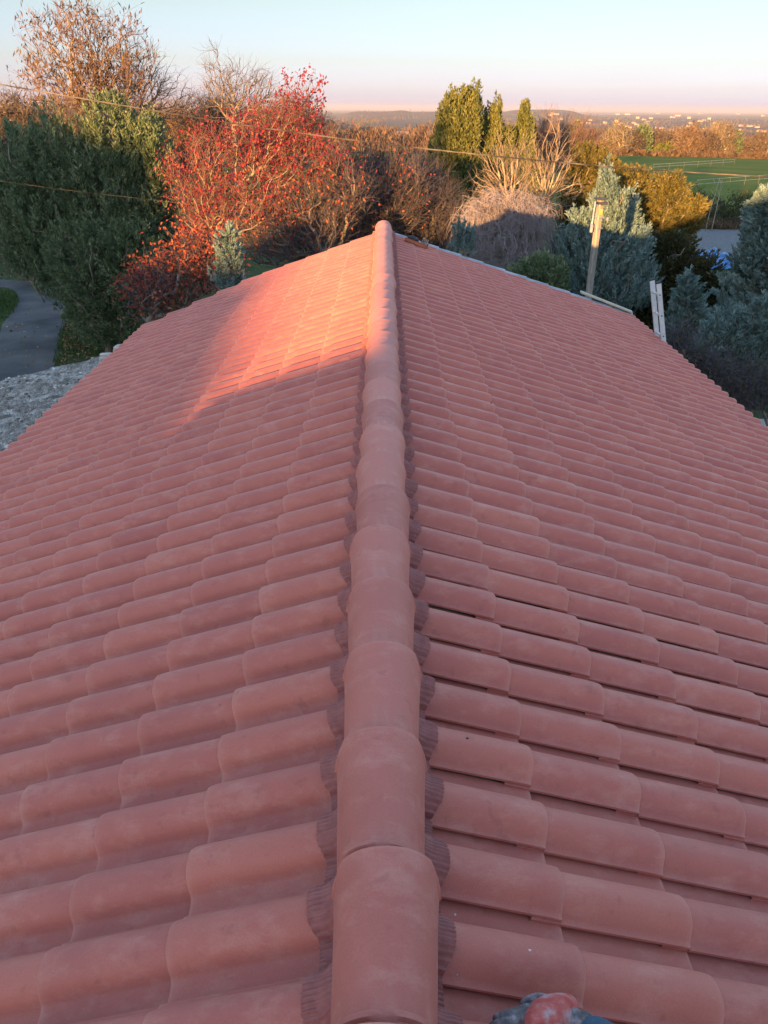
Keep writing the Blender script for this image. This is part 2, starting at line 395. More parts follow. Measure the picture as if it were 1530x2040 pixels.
M['field'] = mat_simple('field_green', [(.3, (.09, .115, .015)), (.5, (.125, .145, .022)), (.7, (.17, .17, .035))], .09, 1.0, .6, 3, detail=8, spec=.06)
sheet('field', lambda u, v: ((8 + 16 * v) + u * (70 + 60 * v), 60 + 155 * v, .14), 40, 60, M['field'], 'pale green winter crop field sloping away beyond the dark hedge')
sheet('meadow', lambda u, v: ((-14 - 20 * v) + u * (16 + 26 * v), 62 + 70 * v, .14), 20, 30, M['field'], 'shaded green meadow behind the red tree')
M['road'] = mat_simple('gravel_track', [(.25, (.055, .055, .058)), (.5, (.10, .10, .105)), (.75, (.16, .15, .14))], .7, 1.0, .5, 40, detail=12, spec=.12)
# winding track on the left
road_pts = []
for px, py, w in ((-60, 560, 1.2), (10, 566, 1.3), (60, 573, 1.5), (88, 592, 1.8), (82, 622, 1.9), (66, 655, 1.9), (50, 700, 1.9), (30, 760, 1.9), (-20, 900, 2.0), (-120, 1300, 2.2)):
    p = ground_point(px, py); road_pts.append((p.x, p.y, w))
def cr_interp(pts, t):
    n = len(pts) - 1; k = min(int(t * n), n - 1); f = t * n - k
    P = [np.array(pts[max(0, min(n, k + q))]) for q in (-1, 0, 1, 2)]
    return .5 * ((2 * P[1]) + (-P[0] + P[2]) * f + (2 * P[0] - 5 * P[1] + 4 * P[2] - P[3]) * f * f + (-P[0] + 3 * P[1] - 3 * P[2] + P[3]) * f ** 3)
def road_fn(u, v):
    a = cr_interp(road_pts, v); b_ = cr_interp(road_pts, min(1, v + .01)); c_ = cr_interp(road_pts, max(0, v - .01))
    d = Vector((b_[0] - c_[0], b_[1] - c_[1])).normalized(); n = Vector((-d.y, d.x))
    w = a[2] * (1 + .05 * math.sin(v * 40)) * .5 * (2 * u - 1)
    return a[0] + n.x * w, a[1] + n.y * w, .03 - .02 * abs(2 * u - 1)
sheet('track', road_fn, 8, 90, M['road'], 'grey gravel track curving past the dark evergreen')
sheet('yard', lambda u, v: (at(1330, 480, 40).x + u * 22 - 2 * v, 37 + 13 * v, .03), 12, 12, M['gravel'], 'pale gravel yard between the tarpaulin and the dark hedge')
sheet('paving', lambda u, v: (7.7 + u * 7, -2 + 18.6 * v, .03), 6, 10, mat_simple('concrete', [(.3, (.26, .26, .26)), (.7, (.38, .38, .38))], 2, 1.0, .2, 40, spec=.1), 'pale concrete paving beside the right eave')

# ------------------------------------------------------------------ the house and its tiled roof
RZ = CZ - 1.685                     # pan plane extended to the ridge axis
TL, TR_ = .35, .315                # slope tangents left / right
PITCH = .2125
Y_END = 12.2
Y_TILE = Y_END - .125              # far edge of the last barrel row
house = empty('tiled_house', (0, 6, 0), 'long house under a new pink-red barrel tile roof', 'house')

prof = [(0, .001), (.03, .001), (.054, .002), (.066, .006), (.0735, .015), (.079, .030), (.087, .047), (.099, .062), (.115, .072), (.134, .077), (.152, .078), (.169, .073), (.183, .061), (.195, .043), (.203, .032), (.208, .025), (.217, .022), (.217, .014), (.203, .014)]
pu = np.array([p[0] for p in prof]) * PITCH / .205; ph = np.array([p[1] for p in prof])
def slope_mesh(side, name, label):
    t = TL if side < 0 else TR_
    th = math.atan(t)
    c = (.335 if side < 0 else .345)                  # horizontal gauge of a course
    x1 = (.475 if side < 0 else .420)                 # where the first course ends
    n = (10 if side < 0 else 11)
    EXP = c / math.cos(th); TLn = EXP + .075
    sd = Vector((side * math.cos(th), 0, -math.sin(th))); nn = Vector((side * math.sin(th), 0, math.cos(th)))
    Vs, Fs, tint, wear = [], [], [], []
    # stations along the tile: (distance from lower end, roll factor, drop, wear)
    st = [(TLn, 1, 0, 0), (TLn * .6, 1, 0, 0), (.10, 1, 0, 0), (.045, 1.0, 0, 0), (.022, .985, 0, .1), (.010, .955, 0, .4), (.003, .90, 0, .9), (0, .86, -.001, 1), (0, .86, -.013, .5)]
    ns, npf = len(st), len(prof)
    qi, qj = np.meshgrid(np.arange(ns - 1), np.arange(npf - 1), indexing='ij')
    q = np.stack([qi * npf + qj, qi * npf + qj + 1, (qi + 1) * npf + qj + 1, (qi + 1) * npf + qj], -1).reshape(-1, 4)
    if side < 0: q = q[:, ::-1]
    cnt = 0
    rows = int((Y_END + 2.0) / PITCH)
    rr = np.random.default_rng(11 + side)
    course_t = rr.random(n + 1)
    for k in range(n):
        xe = x1 + k * c                               # horizontal distance of the lower end
        for r_ in range(rows):
            y0 = Y_TILE - r_ * PITCH
            if side < 0 and k >= 6 and r_ < (k - 5): continue     # the left verge is cut back towards the eave
            we = xe / math.cos(th) + rr.normal(0, .0022) + (.004 * math.sin(y0 * 2.1 + k))
            # the top course is a little further out next to the camera
            we += .035 * max(0, (5 - y0) / 5) * (1 if side > 0 else .35)
            dy = rr.normal(0, .0015); dh = rr.normal(0, .0012); yawj = rr.normal(0, .006)
            for (dl, rf, dr, wr) in st:
                w = we - dl
                if w < .03 and k == 0: w = .03
                hh = np.where(ph > .009, .009 + (ph - .009) * rf, ph) + .017 * (1 - dl / TLn) + dr + dh
                yy = (y0 - PITCH + pu) if side < 0 else (y0 - pu)
                yy = yy + dy + yawj * (TLn * .5 - dl)
                P = np.empty((npf, 3)); P[:, 0] = sd.x * w + nn.x * hh; P[:, 1] = yy; P[:, 2] = RZ + sd.z * w + nn.z * hh
                Vs.append(P)
                wear.append(np.clip(np.full(npf, wr) + np.where(np.arange(npf) >= 16, .25, 0), 0, 1))
            tv = np.clip(.5 + rr.normal(0, .095) + .12 * (course_t[k] - .5), 0, 1)
            tint.append(np.full(ns * npf, tv))
            Fs.append(q + cnt); cnt += ns * npf
    o = mesh(name, np.concatenate(Vs), np.concatenate(Fs), M['tile'], house, attrs={'tint': np.concatenate(tint), 'wear': np.concatenate(wear)}, smooth=True)
    o['label'] = label
    # sharp profile edges stay sharp
    return o
slope_l = slope_mesh(-1, 'roof_slope', 'left roof slope, its far upper part lit orange by the sun')
slope_r = slope_mesh(1, 'roof_slope', 'right roof slope in shade')
for o in (slope_l, slope_r):
    try:
        o.data.set_sharp_from_angle(angle=R(50))
    except Exception: pass

# deck and walls under the tiles
XL, XR = .475 + 9 * .335, .420 + 10 * .345
deck = MB()
for sgn, X, t in ((-1, XL - .06, TL), (1, XR - .06, TR_)):
    z0, z1 = RZ - .012, RZ - .012 - X * t
    ye = Y_END - .1 if sgn > 0 else Y_END - 1.3
    P = [(0, -1.9, z0), (sgn * X, -1.9, z1), (sgn * X, ye, z1), (0, Y_END - .1, z0)]
    P += [(p[0], p[1], p[2] - .03) for p in P]
    deck.add(P, [(0, 1, 2, 3), (7, 6, 5, 4), (0, 4, 5, 1), (1, 5, 6, 2), (2, 6, 7, 3), (3, 7, 4, 0)])
deck.build('roof_deck', M['wood_raw'], house)
wall = MB()
for x0, x1_ in ((-XL + .35, XR - .35),):
    zl, zr = RZ - .06 - (XL - .35) * TL, RZ - .06 - (XR - .35) * TR_
    y0, y1 = -1.7, Y_END - 1.35
    P = []
    for y in (y0, y1): P += [(x0, y, -.2), (x1_, y, -.2), (x1_, y, zr), (0, y, RZ - .07), (x0, y, zl)]
    wall.add(P, [(0, 1, 2, 3, 4), (9, 8, 7, 6, 5), (0, 5, 6, 1), (1, 6, 7, 2), (4, 9, 5, 0), (2, 7, 8, 3), (3, 8, 9, 4)])
wall.build('wall', M['render'], house)
# eaves gutter on the right
gut = MB(); gx, gz = XR + .03, RZ - XR * TR_ - .075
pts = []
for y in (-1.9, Y_END - .05):
    for k in range(9):
        a = math.pi + math.pi * k / 8
        pts.append((gx + .05 * math.cos(a), y, gz + .05 * math.sin(a)))
gut.add(pts, [(k, k + 1, 9 + k + 1, 9 + k) for k in range(8)])
gut.build('gutter', M['zinc'], house, smooth=True)

# ridge tiles: wide end away from the eye, narrow end tucked under the next one
RH = CZ - 1.59
def ridge_tile(y0, i):
    L = .44; seg = 20
    rr = np.random.default_rng(100 + i)
    jx, jz, yaw = rr.normal(0, .0028), rr.normal(0, .002), rr.normal(0, .009)
    V, F, wr = [], [], []
    # along the tile: y from near (narrow) to far (wide); the far rim is raised over the next tile
    stn = [(.0, .098, 0, .0), (.06, .0995, 0, 0), (.085, .101, 0, 0), (.090, .109, 0, .2), (.100, .109, 0, .3), (.105, .1035, 0, .1), (.2, .108, 0, 0), (.33, .114, 0, 0), (.40, .1195, 0, .05), (.432, .123, 0, .3), (L, .1245, 0, .9)]
    def ring(y, r_, dr, flat, chamf=0):
        out = []
        for k in range(seg + 1):
            a = math.pi * k / seg
            rx = (r_ - dr) * math.cos(a); rz = (r_ - dr) * .98 * math.sin(a) * (1 + .02 * math.sin(2 * a) ** 2)
            # the bottom corners of the far rim are cut off
            yy = y - (chamf * max(0, abs(math.cos(a)) - .84) / .16 if chamf else 0)
            out.append((rx + jx + yaw * yy, y0 + yy, RH + rz + jz + .010 * (yy / L)))
        return out
    rings = []
    for (y, r_, dr, w_) in stn:
        # the stiffening rib has a gap at the crown
        base = ring(y, r_, 0, 0, .018 if .42 < y < .435 else (.045 if y >= L else 0))
        if .088 < y < .102:
            fl = ring(y, .101, 0, 0)
            base = [fl[k] if (abs(k - seg / 2) < 1 or k < 4 or k > seg - 4) else base[k] for k in range(seg + 1)]
        rings.append((base, w_))
    rings.append((ring(L, .1245, .012, 0, .045), .5))
    rings.append((ring(.30, .111, .012, 0), 0))
    for b_, w_ in rings: V += b_; wr += [w_] * (seg + 1)
    n = seg + 1
    for i_ in range(len(rings) - 1):
        for k in range(seg): F.append((i_ * n + k, i_ * n + k + 1, (i_ + 1) * n + k + 1, (i_ + 1) * n + k))
    # side thickness
    for k in (0, seg):
        pass
    tv = float(np.clip(.5 + rr.normal(0, .32), 0, 1))
    o = mesh('ridge_tile', V, np.array(F), M['ridge'], house, attrs={'tint': np.full(len(V), tv), 'wear': np.array(wr)}, smooth=True)
    try: o.data.set_sharp_from_angle(angle=R(40))
    except Exception: pass
    return o
ry = [1.175 - .373 * k for k in (8, 7, 6, 5, 4, 3, 2, 1)] + [1.175 + .373 * k for k in range(0, 30)]
RT = []
for i, y in enumerate(ry):
    # y is where the far rim shows; the tile starts .44 nearer
    if y > Y_END + .2: break
    RT.append(ridge_tile(y - .44, i))
    RT[-1].location.z += .0
# rounded stop at the far end
cap = MB(); V = []; F = []
for i in range(7):
    a = math.pi / 2 * i / 6
    for k in range(17):
        b_ = math.pi * k / 16
        V.append((.12 * math.cos(a) * math.cos(b_), ry[len(RT) - 1] + .10 * math.sin(a), RH + .012 + .12 * math.cos(a) * math.sin(b_)))
for i in range(6):
    for k in range(16): F.append((i * 17 + k, i * 17 + k + 1, (i + 1) * 17 + k + 1, (i + 1) * 17 + k))
mesh('ridge_end', V, np.array(F), M['ridge'], house, attrs={'tint': np.full(len(V), .5), 'wear': np.full(len(V), .2)}, smooth=True)

# pleated flashing draped from under the ridge tiles over the first barrels
def flashing(side):
    t = TL if side < 0 else TR_; th = math.atan(t)
    sd = Vector((side * math.cos(th), 0, -math.sin(th))); nn = Vector((side * math.sin(th), 0, math.cos(th)))
    ys = np.concatenate([np.arange(-1.9, .6, .006), np.arange(.6, Y_END, .0022)]); nx = 7
    u = ((ys - (Y_TILE - PITCH)) % PITCH) if side < 0 else ((Y_TILE - ys) % PITCH)
    h = np.interp(u, pu[:18], ph[:18]) 
    # smear the drape so that it bridges the pans
    h = np.maximum(h, .022 + 0 * h) * .6 + h * .4
    rr = np.random.default_rng(5 + side)
    pleat = .0026 * np.sin(ys * 2 * math.pi / .0115) + .0012 * np.sin(ys * 31 + 1)
    crest = np.clip((h - .03) / .035, 0, 1)
    reach = .140 + .012 * crest + .004 * np.sin(ys * 17) + rr.normal(0, .0009, len(ys))
    if side < 0: reach -= .008
    reach += .007 * np.array([mnoise.noise(Vector((y_ * 5.0, side, 0))) for y_ in ys])
    uneven = .004 * np.array([mnoise.noise(Vector((y_ * 9.0, side, 7))) for y_ in ys])
    V = np.empty((len(ys), nx, 3))
    for j in range(nx):
        f = j / (nx - 1)
        w = .04 + (reach - .04) * f
        g = np.clip(f * 1.5, 0, 1); g = g * g * (3 - 2 * g)
        hh = (h + .0175) * g + (RH + .002 - RZ + w * math.sin(th)) * (1 - g) + pleat * (.3 + .7 * f) + (uneven + .003) * f
        if j == nx - 1: hh = hh - .004
        V[:, j, 0] = sd.x * w + nn.x * hh; V[:, j, 1] = ys; V[:, j, 2] = RZ + sd.z * w + nn.z * hh
    n = len(ys); ii, jj = np.meshgrid(np.arange(n - 1), np.arange(nx - 1), indexing='ij')
    F = np.stack([ii * nx + jj, ii * nx + jj + 1, (ii + 1) * nx + jj + 1, (ii + 1) * nx + jj], -1).reshape(-1, 4)
    mesh('ridge_flashing', V.reshape(-1, 3), F, M['flash'], house)
flashing(-1); flashing(1)

# grey verge caps along the far right edge, one per course
th = math.atan(TR_)
for k in range(11):
    mb = MB(); a0 = .13 + k * .345; a1 = a0 + .37
    V = []; 
    for i, x in enumerate((a0, a1)):
        for j in range(9):
            a = math.pi * j / 8
            r_ = .062 if i else .052
            V.append((x, Y_END + .075 + r_ * math.cos(a), RZ - x * TR_ + .018 + r_ * .9 * math.sin(a) + (.008 if i else 0)))
    n = 9
    F = [(j, j + 1, n + j + 1, n + j) for j in range(8)] + [tuple(range(n, 2 * n))]
    mb.add(V, F); mb.build('verge_cap', M['zinc'], house, smooth=False)
mb = MB(); x0, x1_ = .1, XR
P = [(x0, Y_END + .14, RZ - x0 * TR_ + .02), (x1_, Y_END + .14, RZ - x1_ * TR_ + .02), (x1_, Y_END + .14, RZ - x1_ * TR_ - .16), (x0, Y_END + .14, RZ - x0 * TR_ - .16)]
P += [(p[0], p[1] + .025, p[2]) for p in P]
mb.add(P, [(0, 1, 2, 3), (7, 6, 5, 4), (0, 4, 5, 1), (1, 5, 6, 2), (2, 6, 7, 3), (3, 7, 4, 0)])
mb.build('fascia_board', M['zinc'], house)

# new timber board lying along the lower end of the verge
p0, p1 = Vector((3.10, Y_END + .11, RZ - 3.10 * TR_ + .115)), Vector((3.93, Y_END + .02, RZ - 3.93 * TR_ + .085))
d = (p1 - p0); rot = d.to_track_quat('X', 'Z').to_matrix()
tag(MB().box((p0 + p1) / 2 + Vector((0, 0.02, .01)), (d.length, .10, .028), rot, .003).build('timber_board', M['wood_raw']), 'pale raw timber board lying along the lower end of the far right verge', 'board')

# loose upturned tile with a glove and offcuts in it
pt = Vector((.55, 11.55, 0)); pt.x = at(831, 474, 11.62).x; pt.y = 11.62
zt = RZ - pt.x * TR_ + .062
tdir = Vector((math.cos(th), -.18, -math.sin(th))).normalized()
side_v = Vector((.18, 1, -.05)).normalized(); upv = tdir.cross(side_v).normalized(); 
if upv.z < 0: upv = -upv
V = []; F = []
L = .34; nseg = 12
for s_, rr_ in ((0, .075), (.5, .08), (1, .088)):
    for inn in (0, 1):
        for k in range(nseg + 1):
            a = math.pi + math.pi * k / nseg; r_ = rr_ - inn * .012
            c = Vector((pt.x, pt.y, zt + .085)) + tdir * (L * (s_ - .5))
            V.append(c + side_v * (r_ * math.cos(a)) + upv * (r_ * math.sin(a)))
n = nseg + 1
for s_ in (0, 1):
    for inn in (0, 1):
        b0 = (s_ * 2 + inn) * n; b1 = ((s_ + 1) * 2 + inn) * n
        for k in range(nseg): F.append((b0 + k, b0 + k + 1, b1 + k + 1, b1 + k))
    for k in (0, nseg): F.append(((s_ * 2) * n + k, (s_ * 2 + 1) * n + k, ((s_ + 1) * 2 + 1) * n + k, ((s_ + 1) * 2) * n + k))
for s_ in (0, 2):
    for k in range(nseg): F.append(((s_ * 2) * n + k, (s_ * 2) * n + k + 1, (s_ * 2 + 1) * n + k + 1, (s_ * 2 + 1) * n + k))
o = mesh('barrel_tile', [tuple(v) for v in V], np.array(F), clay('clay_orange', (.50, .17, .09), (.55, .20, .11), (.6, .24, .14), (.66, .34, .24)), attrs={'tint': np.full(len(V), .5), 'wear': np.zeros(len(V))}, smooth=True)
tag(o, 'loose orange barrel tile lying upturned on the far end of the right slope', 'roof tile')
cc = Vector((pt.x, pt.y, zt + .055))
tool = empty('cutting_tool', cc - tdir * .07, 'black and steel hand tool resting in the upturned orange tile', 'tool')
mb = MB(); mb.tube([cc - tdir * .15 + upv * .035, cc - tdir * .09 + upv * .045, cc - tdir * .03 + upv * .04, cc + tdir * .01 + upv * .03], [.022, .034, .034, .022], 10); mb.build('body', M['black'], tool, smooth=True)
mb = MB(); mb.tube([cc + tdir * .01 + upv * .03, cc + tdir * .06 + upv * .015], [.016, .014], 8)
mb.build('collar', M['steel'], tool, smooth=True)
comb = empty('metal_bracket', cc + tdir * .1, 'ribbed metal bracket standing in the upturned orange tile', 'bracket')
rotb = Matrix((tdir, side_v, upv)).transposed()
MB().box(cc + tdir * .105 + upv * .012, (.09, .07, .008), rotb, .002).build('base_plate', M['steel'], comb)
for k in range(4):
    MB().box(cc + tdir * (.07 + .024 * k) + upv * .05, (.006, .06, .075), rotb, .001).build('fin', M['steel'], comb)

# specks on the tiles: droppings, a knot of dirt, two bent nails
def on_slope(px, py, lift=.0):
    """point of the visible tile surface under a photo pixel"""
    dg = bpy.context.evaluated_depsgraph_get()
    d = (CR @ Vector(((px - 765) / 1533.0, -(py - 1020) / 1533.0, -1.0))).normalized()
    hit, loc, nor, *_ = SC.ray_cast(dg, Vector((0, 0, CZ)), d)
    return (loc + nor * lift, nor) if hit else (None, None)
bpy.context.view_layer.update()
def blob(name, px, py, r_, mat, label, cat, group=None, hgt=.4, star=0):
    p, nn_ = on_slope(px, py)
    if p is None: return
    q = nn_.to_track_quat('Z', 'Y').to_matrix()
    V = []; F = []; K = 12; rr = random.Random(px)
    for i, (f, h_) in enumerate(((1, 0), (.8, .6), (.4, 1))):
        for k in range(K):
            a = 2 * math.pi * k / K; rad_ = r_ * f * (1 + (rr.random() - .5) * (.5 + star))
            V.append(p + q @ Vector((rad_ * math.cos(a), rad_ * math.sin(a), h_ * r_ * hgt - .0006)))
    V.append(p + nn_ * r_ * hgt)
    for i in range(2):
        for k in range(K): F.append((i * K + k, i * K + (k + 1) % K, (i + 1) * K + (k + 1) % K, (i + 1) * K + k))
    F2 = [(2 * K + k, 2 * K + (k + 1) % K, 3 * K) for k in range(K)]
    o = mesh(name, [tuple(v) for v in V], [np.array(F), np.array(F2)], mat, smooth=True)
    tag(o, label, cat, group)
blob('bird_dropping', 907, 1822, .004, M['dropping'], 'pale blob in the tile pan beside the ridge, the lowest left one', 'dropping', None, .2)
blob('bird_dropping', 1056, 1893, .005, M['dropping'], 'splashed pale spot on the barrel tile above the glove', 'dropping', None, .15, 1.2)
blob('bird_dropping', 911, 1942, .003, M['dropping'], 'small pale spot on the tile beside the pleated flashing, left of the glove', 'dropping', None, .2)
blob('dirt_knot', 931, 1471, .0045, M['black'], 'small dark knot of dirt on the first right barrel below mid ridge', 'dirt', None, .8)
blob('dirt_knot', 438, 1405, .004, M['black'], 'small dark crumb on the left slope in the second barrel column', 'dirt', None, .8)
blob('dirt_knot', 523, 1391, .003, M['black'], 'tiny dark speck on the left slope next to the ridge', 'dirt', None, .8)
blob('dirt_knot', 978, 803, .008, M['black'], 'dark speck far up the right slope', 'dirt', None, .6)
for (px, py, lab) in ((490, 1783, 'bent grey nail lying in a tile pan on the lower left slope'), (330, 1582, 'small bright nail lying on a left slope barrel')):
    p, nn_ = on_slope(px, py, .002)
    if p is not None:
        q = nn_.to_track_quat('Z', 'Y').to_matrix()
        tag(MB().tube([p + q @ Vector(v) for v in ((-.006, -.004, 0), (-.001, -.006, .001), (.004, -.004, .001), (.004, .004, .001), (.003, .011, .001))], .0014, 6).build('bent_nail', M['steel'], smooth=True), lab, 'nail')

# ------------------------------------------------------------------ lower old roof on the left
shed = empty('old_outbuilding', (-5, 5, 0), 'low old outbuilding with a grey lichen-covered roof under the left eave', 'outbuilding')
x0s, x1s, y0s, y1s = -XL + .12, -7.2, -2.0, 10.3
zs = CZ - 2.95
nu, nv = 40, 520
V = []
for i in range(nu + 1):
    for j in range(nv + 1):
        x = x0s + (x1s - x0s) * i / nu; y = y0s + (y1s - y0s) * j / nv
        cst = int((x0s - x) / .62)
        V.append((x, y, zs - (x0s - x) * .21 - cst * .0 + .030 * math.cos(2 * math.pi * y / .177) - .02 * cst + .012 * mnoise.noise(Vector((x * 4, y * 4, 1))) + .012 * mnoise.noise(Vector((x * 17, y * 17, 1)))))
ii, jj = np.meshgrid(np.arange(nu), np.arange(nv), indexing='ij')
F = np.stack([ii * (nv + 1) + jj, (ii + 1) * (nv + 1) + jj, (ii + 1) * (nv + 1) + jj + 1, ii * (nv + 1) + jj + 1], -1).reshape(-1, 4)
mesh('roof', V, F, M['lichen'], shed, smooth=True)
MB().box(((x0s + x1s) / 2 + .1, (y0s + y1s) / 2, (zs - .9) / 2 - .1), (abs(x1s - x0s) - .3, y1s - y0s - .3, zs - .9), None).build('wall', M['stone'], shed)
# moss and lichen cushions standing on the sheet
mo = MB(); rr = random.Random(3)
CV, CF = [], []
for k in range(4200):
    x = rr.uniform(x1s, x0s - .05); y = rr.uniform(3.0, y1s)
    z = zs - (x0s - x) * .21 + .030 * math.cos(2 * math.pi * y / .177) - .02 * int((x0s - x) / .62)
    r_ = rr.uniform(.008, .032); K = 6; b0 = len(CV)
    for f, h_ in ((1, -.2), (.7, .35)):
        for q in range(K):
            a = 2 * math.pi * q / K + rr.random() * .4; CV.append((x + r_ * f * math.cos(a), y + r_ * f * math.sin(a), z + r_ * h_))
    for q in range(K): CF.append((b0 + q, b0 + (q + 1) % K, b0 + K + (q + 1) % K, b0 + K + q))
    CF.append(tuple(b0 + K + q for q in range(3)) + (b0 + K + 3,)); CF.append((b0 + K + 3, b0 + K + 4, b0 + K + 5, b0 + K))
o = mesh('lichen', CV, np.array(CF), mat_simple('lichen_cushion', [(.38, (.05, .045, .035)), (.52, (.26, .24, .21)), (.66, (.66, .64, .60))], 9, .95), shed); o['kind'] = 'stuff'

def lump(name, c, size, mat, label, cat, seed=0, rot=None, parent=None):
    import bmesh
    bm = bmesh.new(); bmesh.ops.create_cube(bm, size=1); bmesh.ops.subdivide_edges(bm, edges=bm.edges, cuts=3, use_grid_fill=True)
    for v in bm.verts:
        n_ = v.co.normalized() * .62; v.co = v.co.lerp(n_, .35)
        v.co *= 1 + .22 * mnoise.noise(v.co * 2.3 + Vector((seed, 0, 0)))
    P = [(v.co.x * size[0], v.co.y * size[1], v.co.z * size[2]) for v in bm.verts]; bm.verts.index_update()
    Fq = [[v.index for v in f.verts] for f in bm.faces]; bm.free()
    P = [tuple((rot @ Vector(p) if rot else Vector(p)) + Vector(c)) for p in P]
    o = mesh(name, P, np.array(Fq), mat, parent, smooth=False)
    if parent is None: tag(o, label, cat)
    return o
lump('mortar_lump', Vector((-3.72, 10.15, CZ - 3.00)), (.17, .12, .10), M['stone'], 'whitish mortar lump at the top corner of the grey old roof', 'mortar', 1)
lump('broken_brick', Vector((-3.56, 10.32, CZ - 2.95)), (.20, .15, .12), M['stone'], 'brownish broken brick by the far corner of the left eave', 'brick', 4)
lump('old_tile_piece', Vector((-3.36, 10.75, CZ - 2.91)), (.26, .14, .10), clay('clay_old', (.25, .13, .10), (.35, .19, .14), (.42, .24, .18), (.5, .36, .3)), 'old weathered tile fragment beside the far left corner of the new roof', 'tile fragment', 8)

# ------------------------------------------------------------------ ladder
ptop = at(1299, 560, 10.75); eave = Vector((XR + .12, 10.55, RZ - XR * TR_))
lad = empty('ladder', (XR + 1.0, 10.6, 0), 'silver aluminium ladder leaning on the right eave, its top rungs showing', 'ladder')
dirv = Vector((-.26, .0, .965)).normalized()
topL = Vector((at(1299, 558, 10.75).x, 10.75, at(1299, 558, 10.75).z)); topR = Vector((at(1312, 564, 10.50).x, 10.50, at(1312, 564, 10.50).z))
dl = (at(1319, 680, 10.70) - topL).normalized(); 
down = Vector((.245, -.02, -.965)).normalized()
Ll = topL.z / -down.z
for s_ in (topL, topR):
    a = s_; b_ = s_ + down * (s_.z / -down.z)
    mid = (a + b_) / 2; q = (b_ - a).to_track_quat('Z', 'X').to_matrix()
    across = (topR - topL).normalized(); zax = (b_ - a).normalized(); xax = zax.cross(across).normalized(); yax = zax.cross(xax)
    rot = Matrix((xax, yax, zax)).transposed()
    st_ = MB().box(mid, (.065, .025, (b_ - a).length), rot, .004).build('stile', M['alu'], lad)
    MB().box(a + down * -.006, (.070, .030, .03), rot, .004).build('end_cap', M['black'], st_)
for k in range(13):
    off = down * (.16 + .285 * k)
    if (topL + off).z < .1: break
    MB().tube([topL + off, topR + off], .016, 8).build('rung', M['alu'], lad, smooth=True)
# rung plugs show as dark dots on the outer stile
for k in range(13):
    off = down * (.16 + .285 * k)
    if (topL + off).z < .1: break
    c = topR + off + (topR - topL).normalized() * .0135
    MB().tube([c, c + (topR - topL).normalized() * .003], .010, 8).build('plug', M['black'], lad, smooth=True)

# ------------------------------------------------------------------ utility pole and cables
ptp = at(1197, 398, 14.2)
pole = empty('utility_pole', (ptp.x, 14.2, 0), 'weathered grey wooden pole with metal bands at its sunlit top', 'pole')
r0 = .105
MB().box((ptp.x, 14.2, ptp.z / 2), (.112, .108, ptp.z), Matrix.Rotation(.5, 3, 'Z'), .025).build('post', M['pole_wood'], pole)
mb = MB()
mb.box((ptp.x, 14.2, ptp.z + .02), (.20, .16, .025), Matrix.Rotation(.1, 3, 'Z'), .006)
mb.box((ptp.x + .02, 14.17, ptp.z - .05), (.17, .15, .04), Matrix.Rotation(.1, 3, 'Z'), .006)
mb.build('cap_bracket', M['black'], pole)
MB().box((ptp.x + .005, 14.112, ptp.z - .19), (.07, .012, .10), None, .004).build('number_plate', mat_simple('yellow_plate', [(.3, (.45, .22, .06)), (.7, (.55, .30, .10))], 9, .5), pole)
for zz, w in ((-.08, .02), (-.29, .018), (-.46, .018)):
    MB().box((ptp.x, 14.2, ptp.z + zz), (.140, .135, .02), Matrix.Rotation(.5, 3, 'Z'), .004).build('steel_band', M['steel'], pole)

mb = MB(); mb.tube([(ptp.x - .11, 14.12, ptp.z - .02), (ptp.x - .12, 14.11, ptp.z - .25), (ptp.x - .13, 14.1, ptp.z - .5)], .016, 8)
mb.box((ptp.x - .13, 14.08, ptp.z - .45), (.05, .05, .14), None, .01); mb.box((ptp.x + .13, 14.1, ptp.z - .3), (.04, .05, .07), None, .01)
mb.build('cable_clamp', M['zinc'], pole)

def cable(name, pts, r_, strands, label, twist=.55):
    P = [Vector(p) for p in pts]
    # dense smooth curve by catmull-rom
    arr = [tuple(p) for p in P]; n = 260
    C = [Vector(cr_interp(arr, i / n)) for i in range(n + 1)]
    mb = MB(); acc = 0
    for s_ in range(strands):
        out = []; acc = 0
        for i, c in enumerate(C):
            if i: acc += (C[i] - C[i - 1]).length
            a = acc / twist * 2 * math.pi + s_ * 2 * math.pi / strands
            out.append(c + Vector((0, math.cos(a), math.sin(a))) * (r_ * .9 if strands > 1 else 0))
        mb.tube(out, r_ * (.62 if strands > 1 else 1), 5)
    return tag(mb.build(name, M['cable'], smooth=True), label, 'cable')
cable('overhead_cable', [at(-260, 122, 12.6), at(0, 168, 12.8), at(250, 211, 13), at(500, 251, 13.2), at(800, 291, 13.4), at(1190, 330, 13.6), at(1530, 352, 13.8), at(1900, 368, 14)], .0065, 3, 'thick twisted overhead cable crossing the whole view above the roof', 1.1)
cable('phone_wire', [at(-60, 352, 15.8), at(120, 377, 16), at(250, 392, 16.2), at(370, 405, 16.4), at(520, 416, 16.8)], .0015, 1, 'thin single wire in front of the dark evergreen')

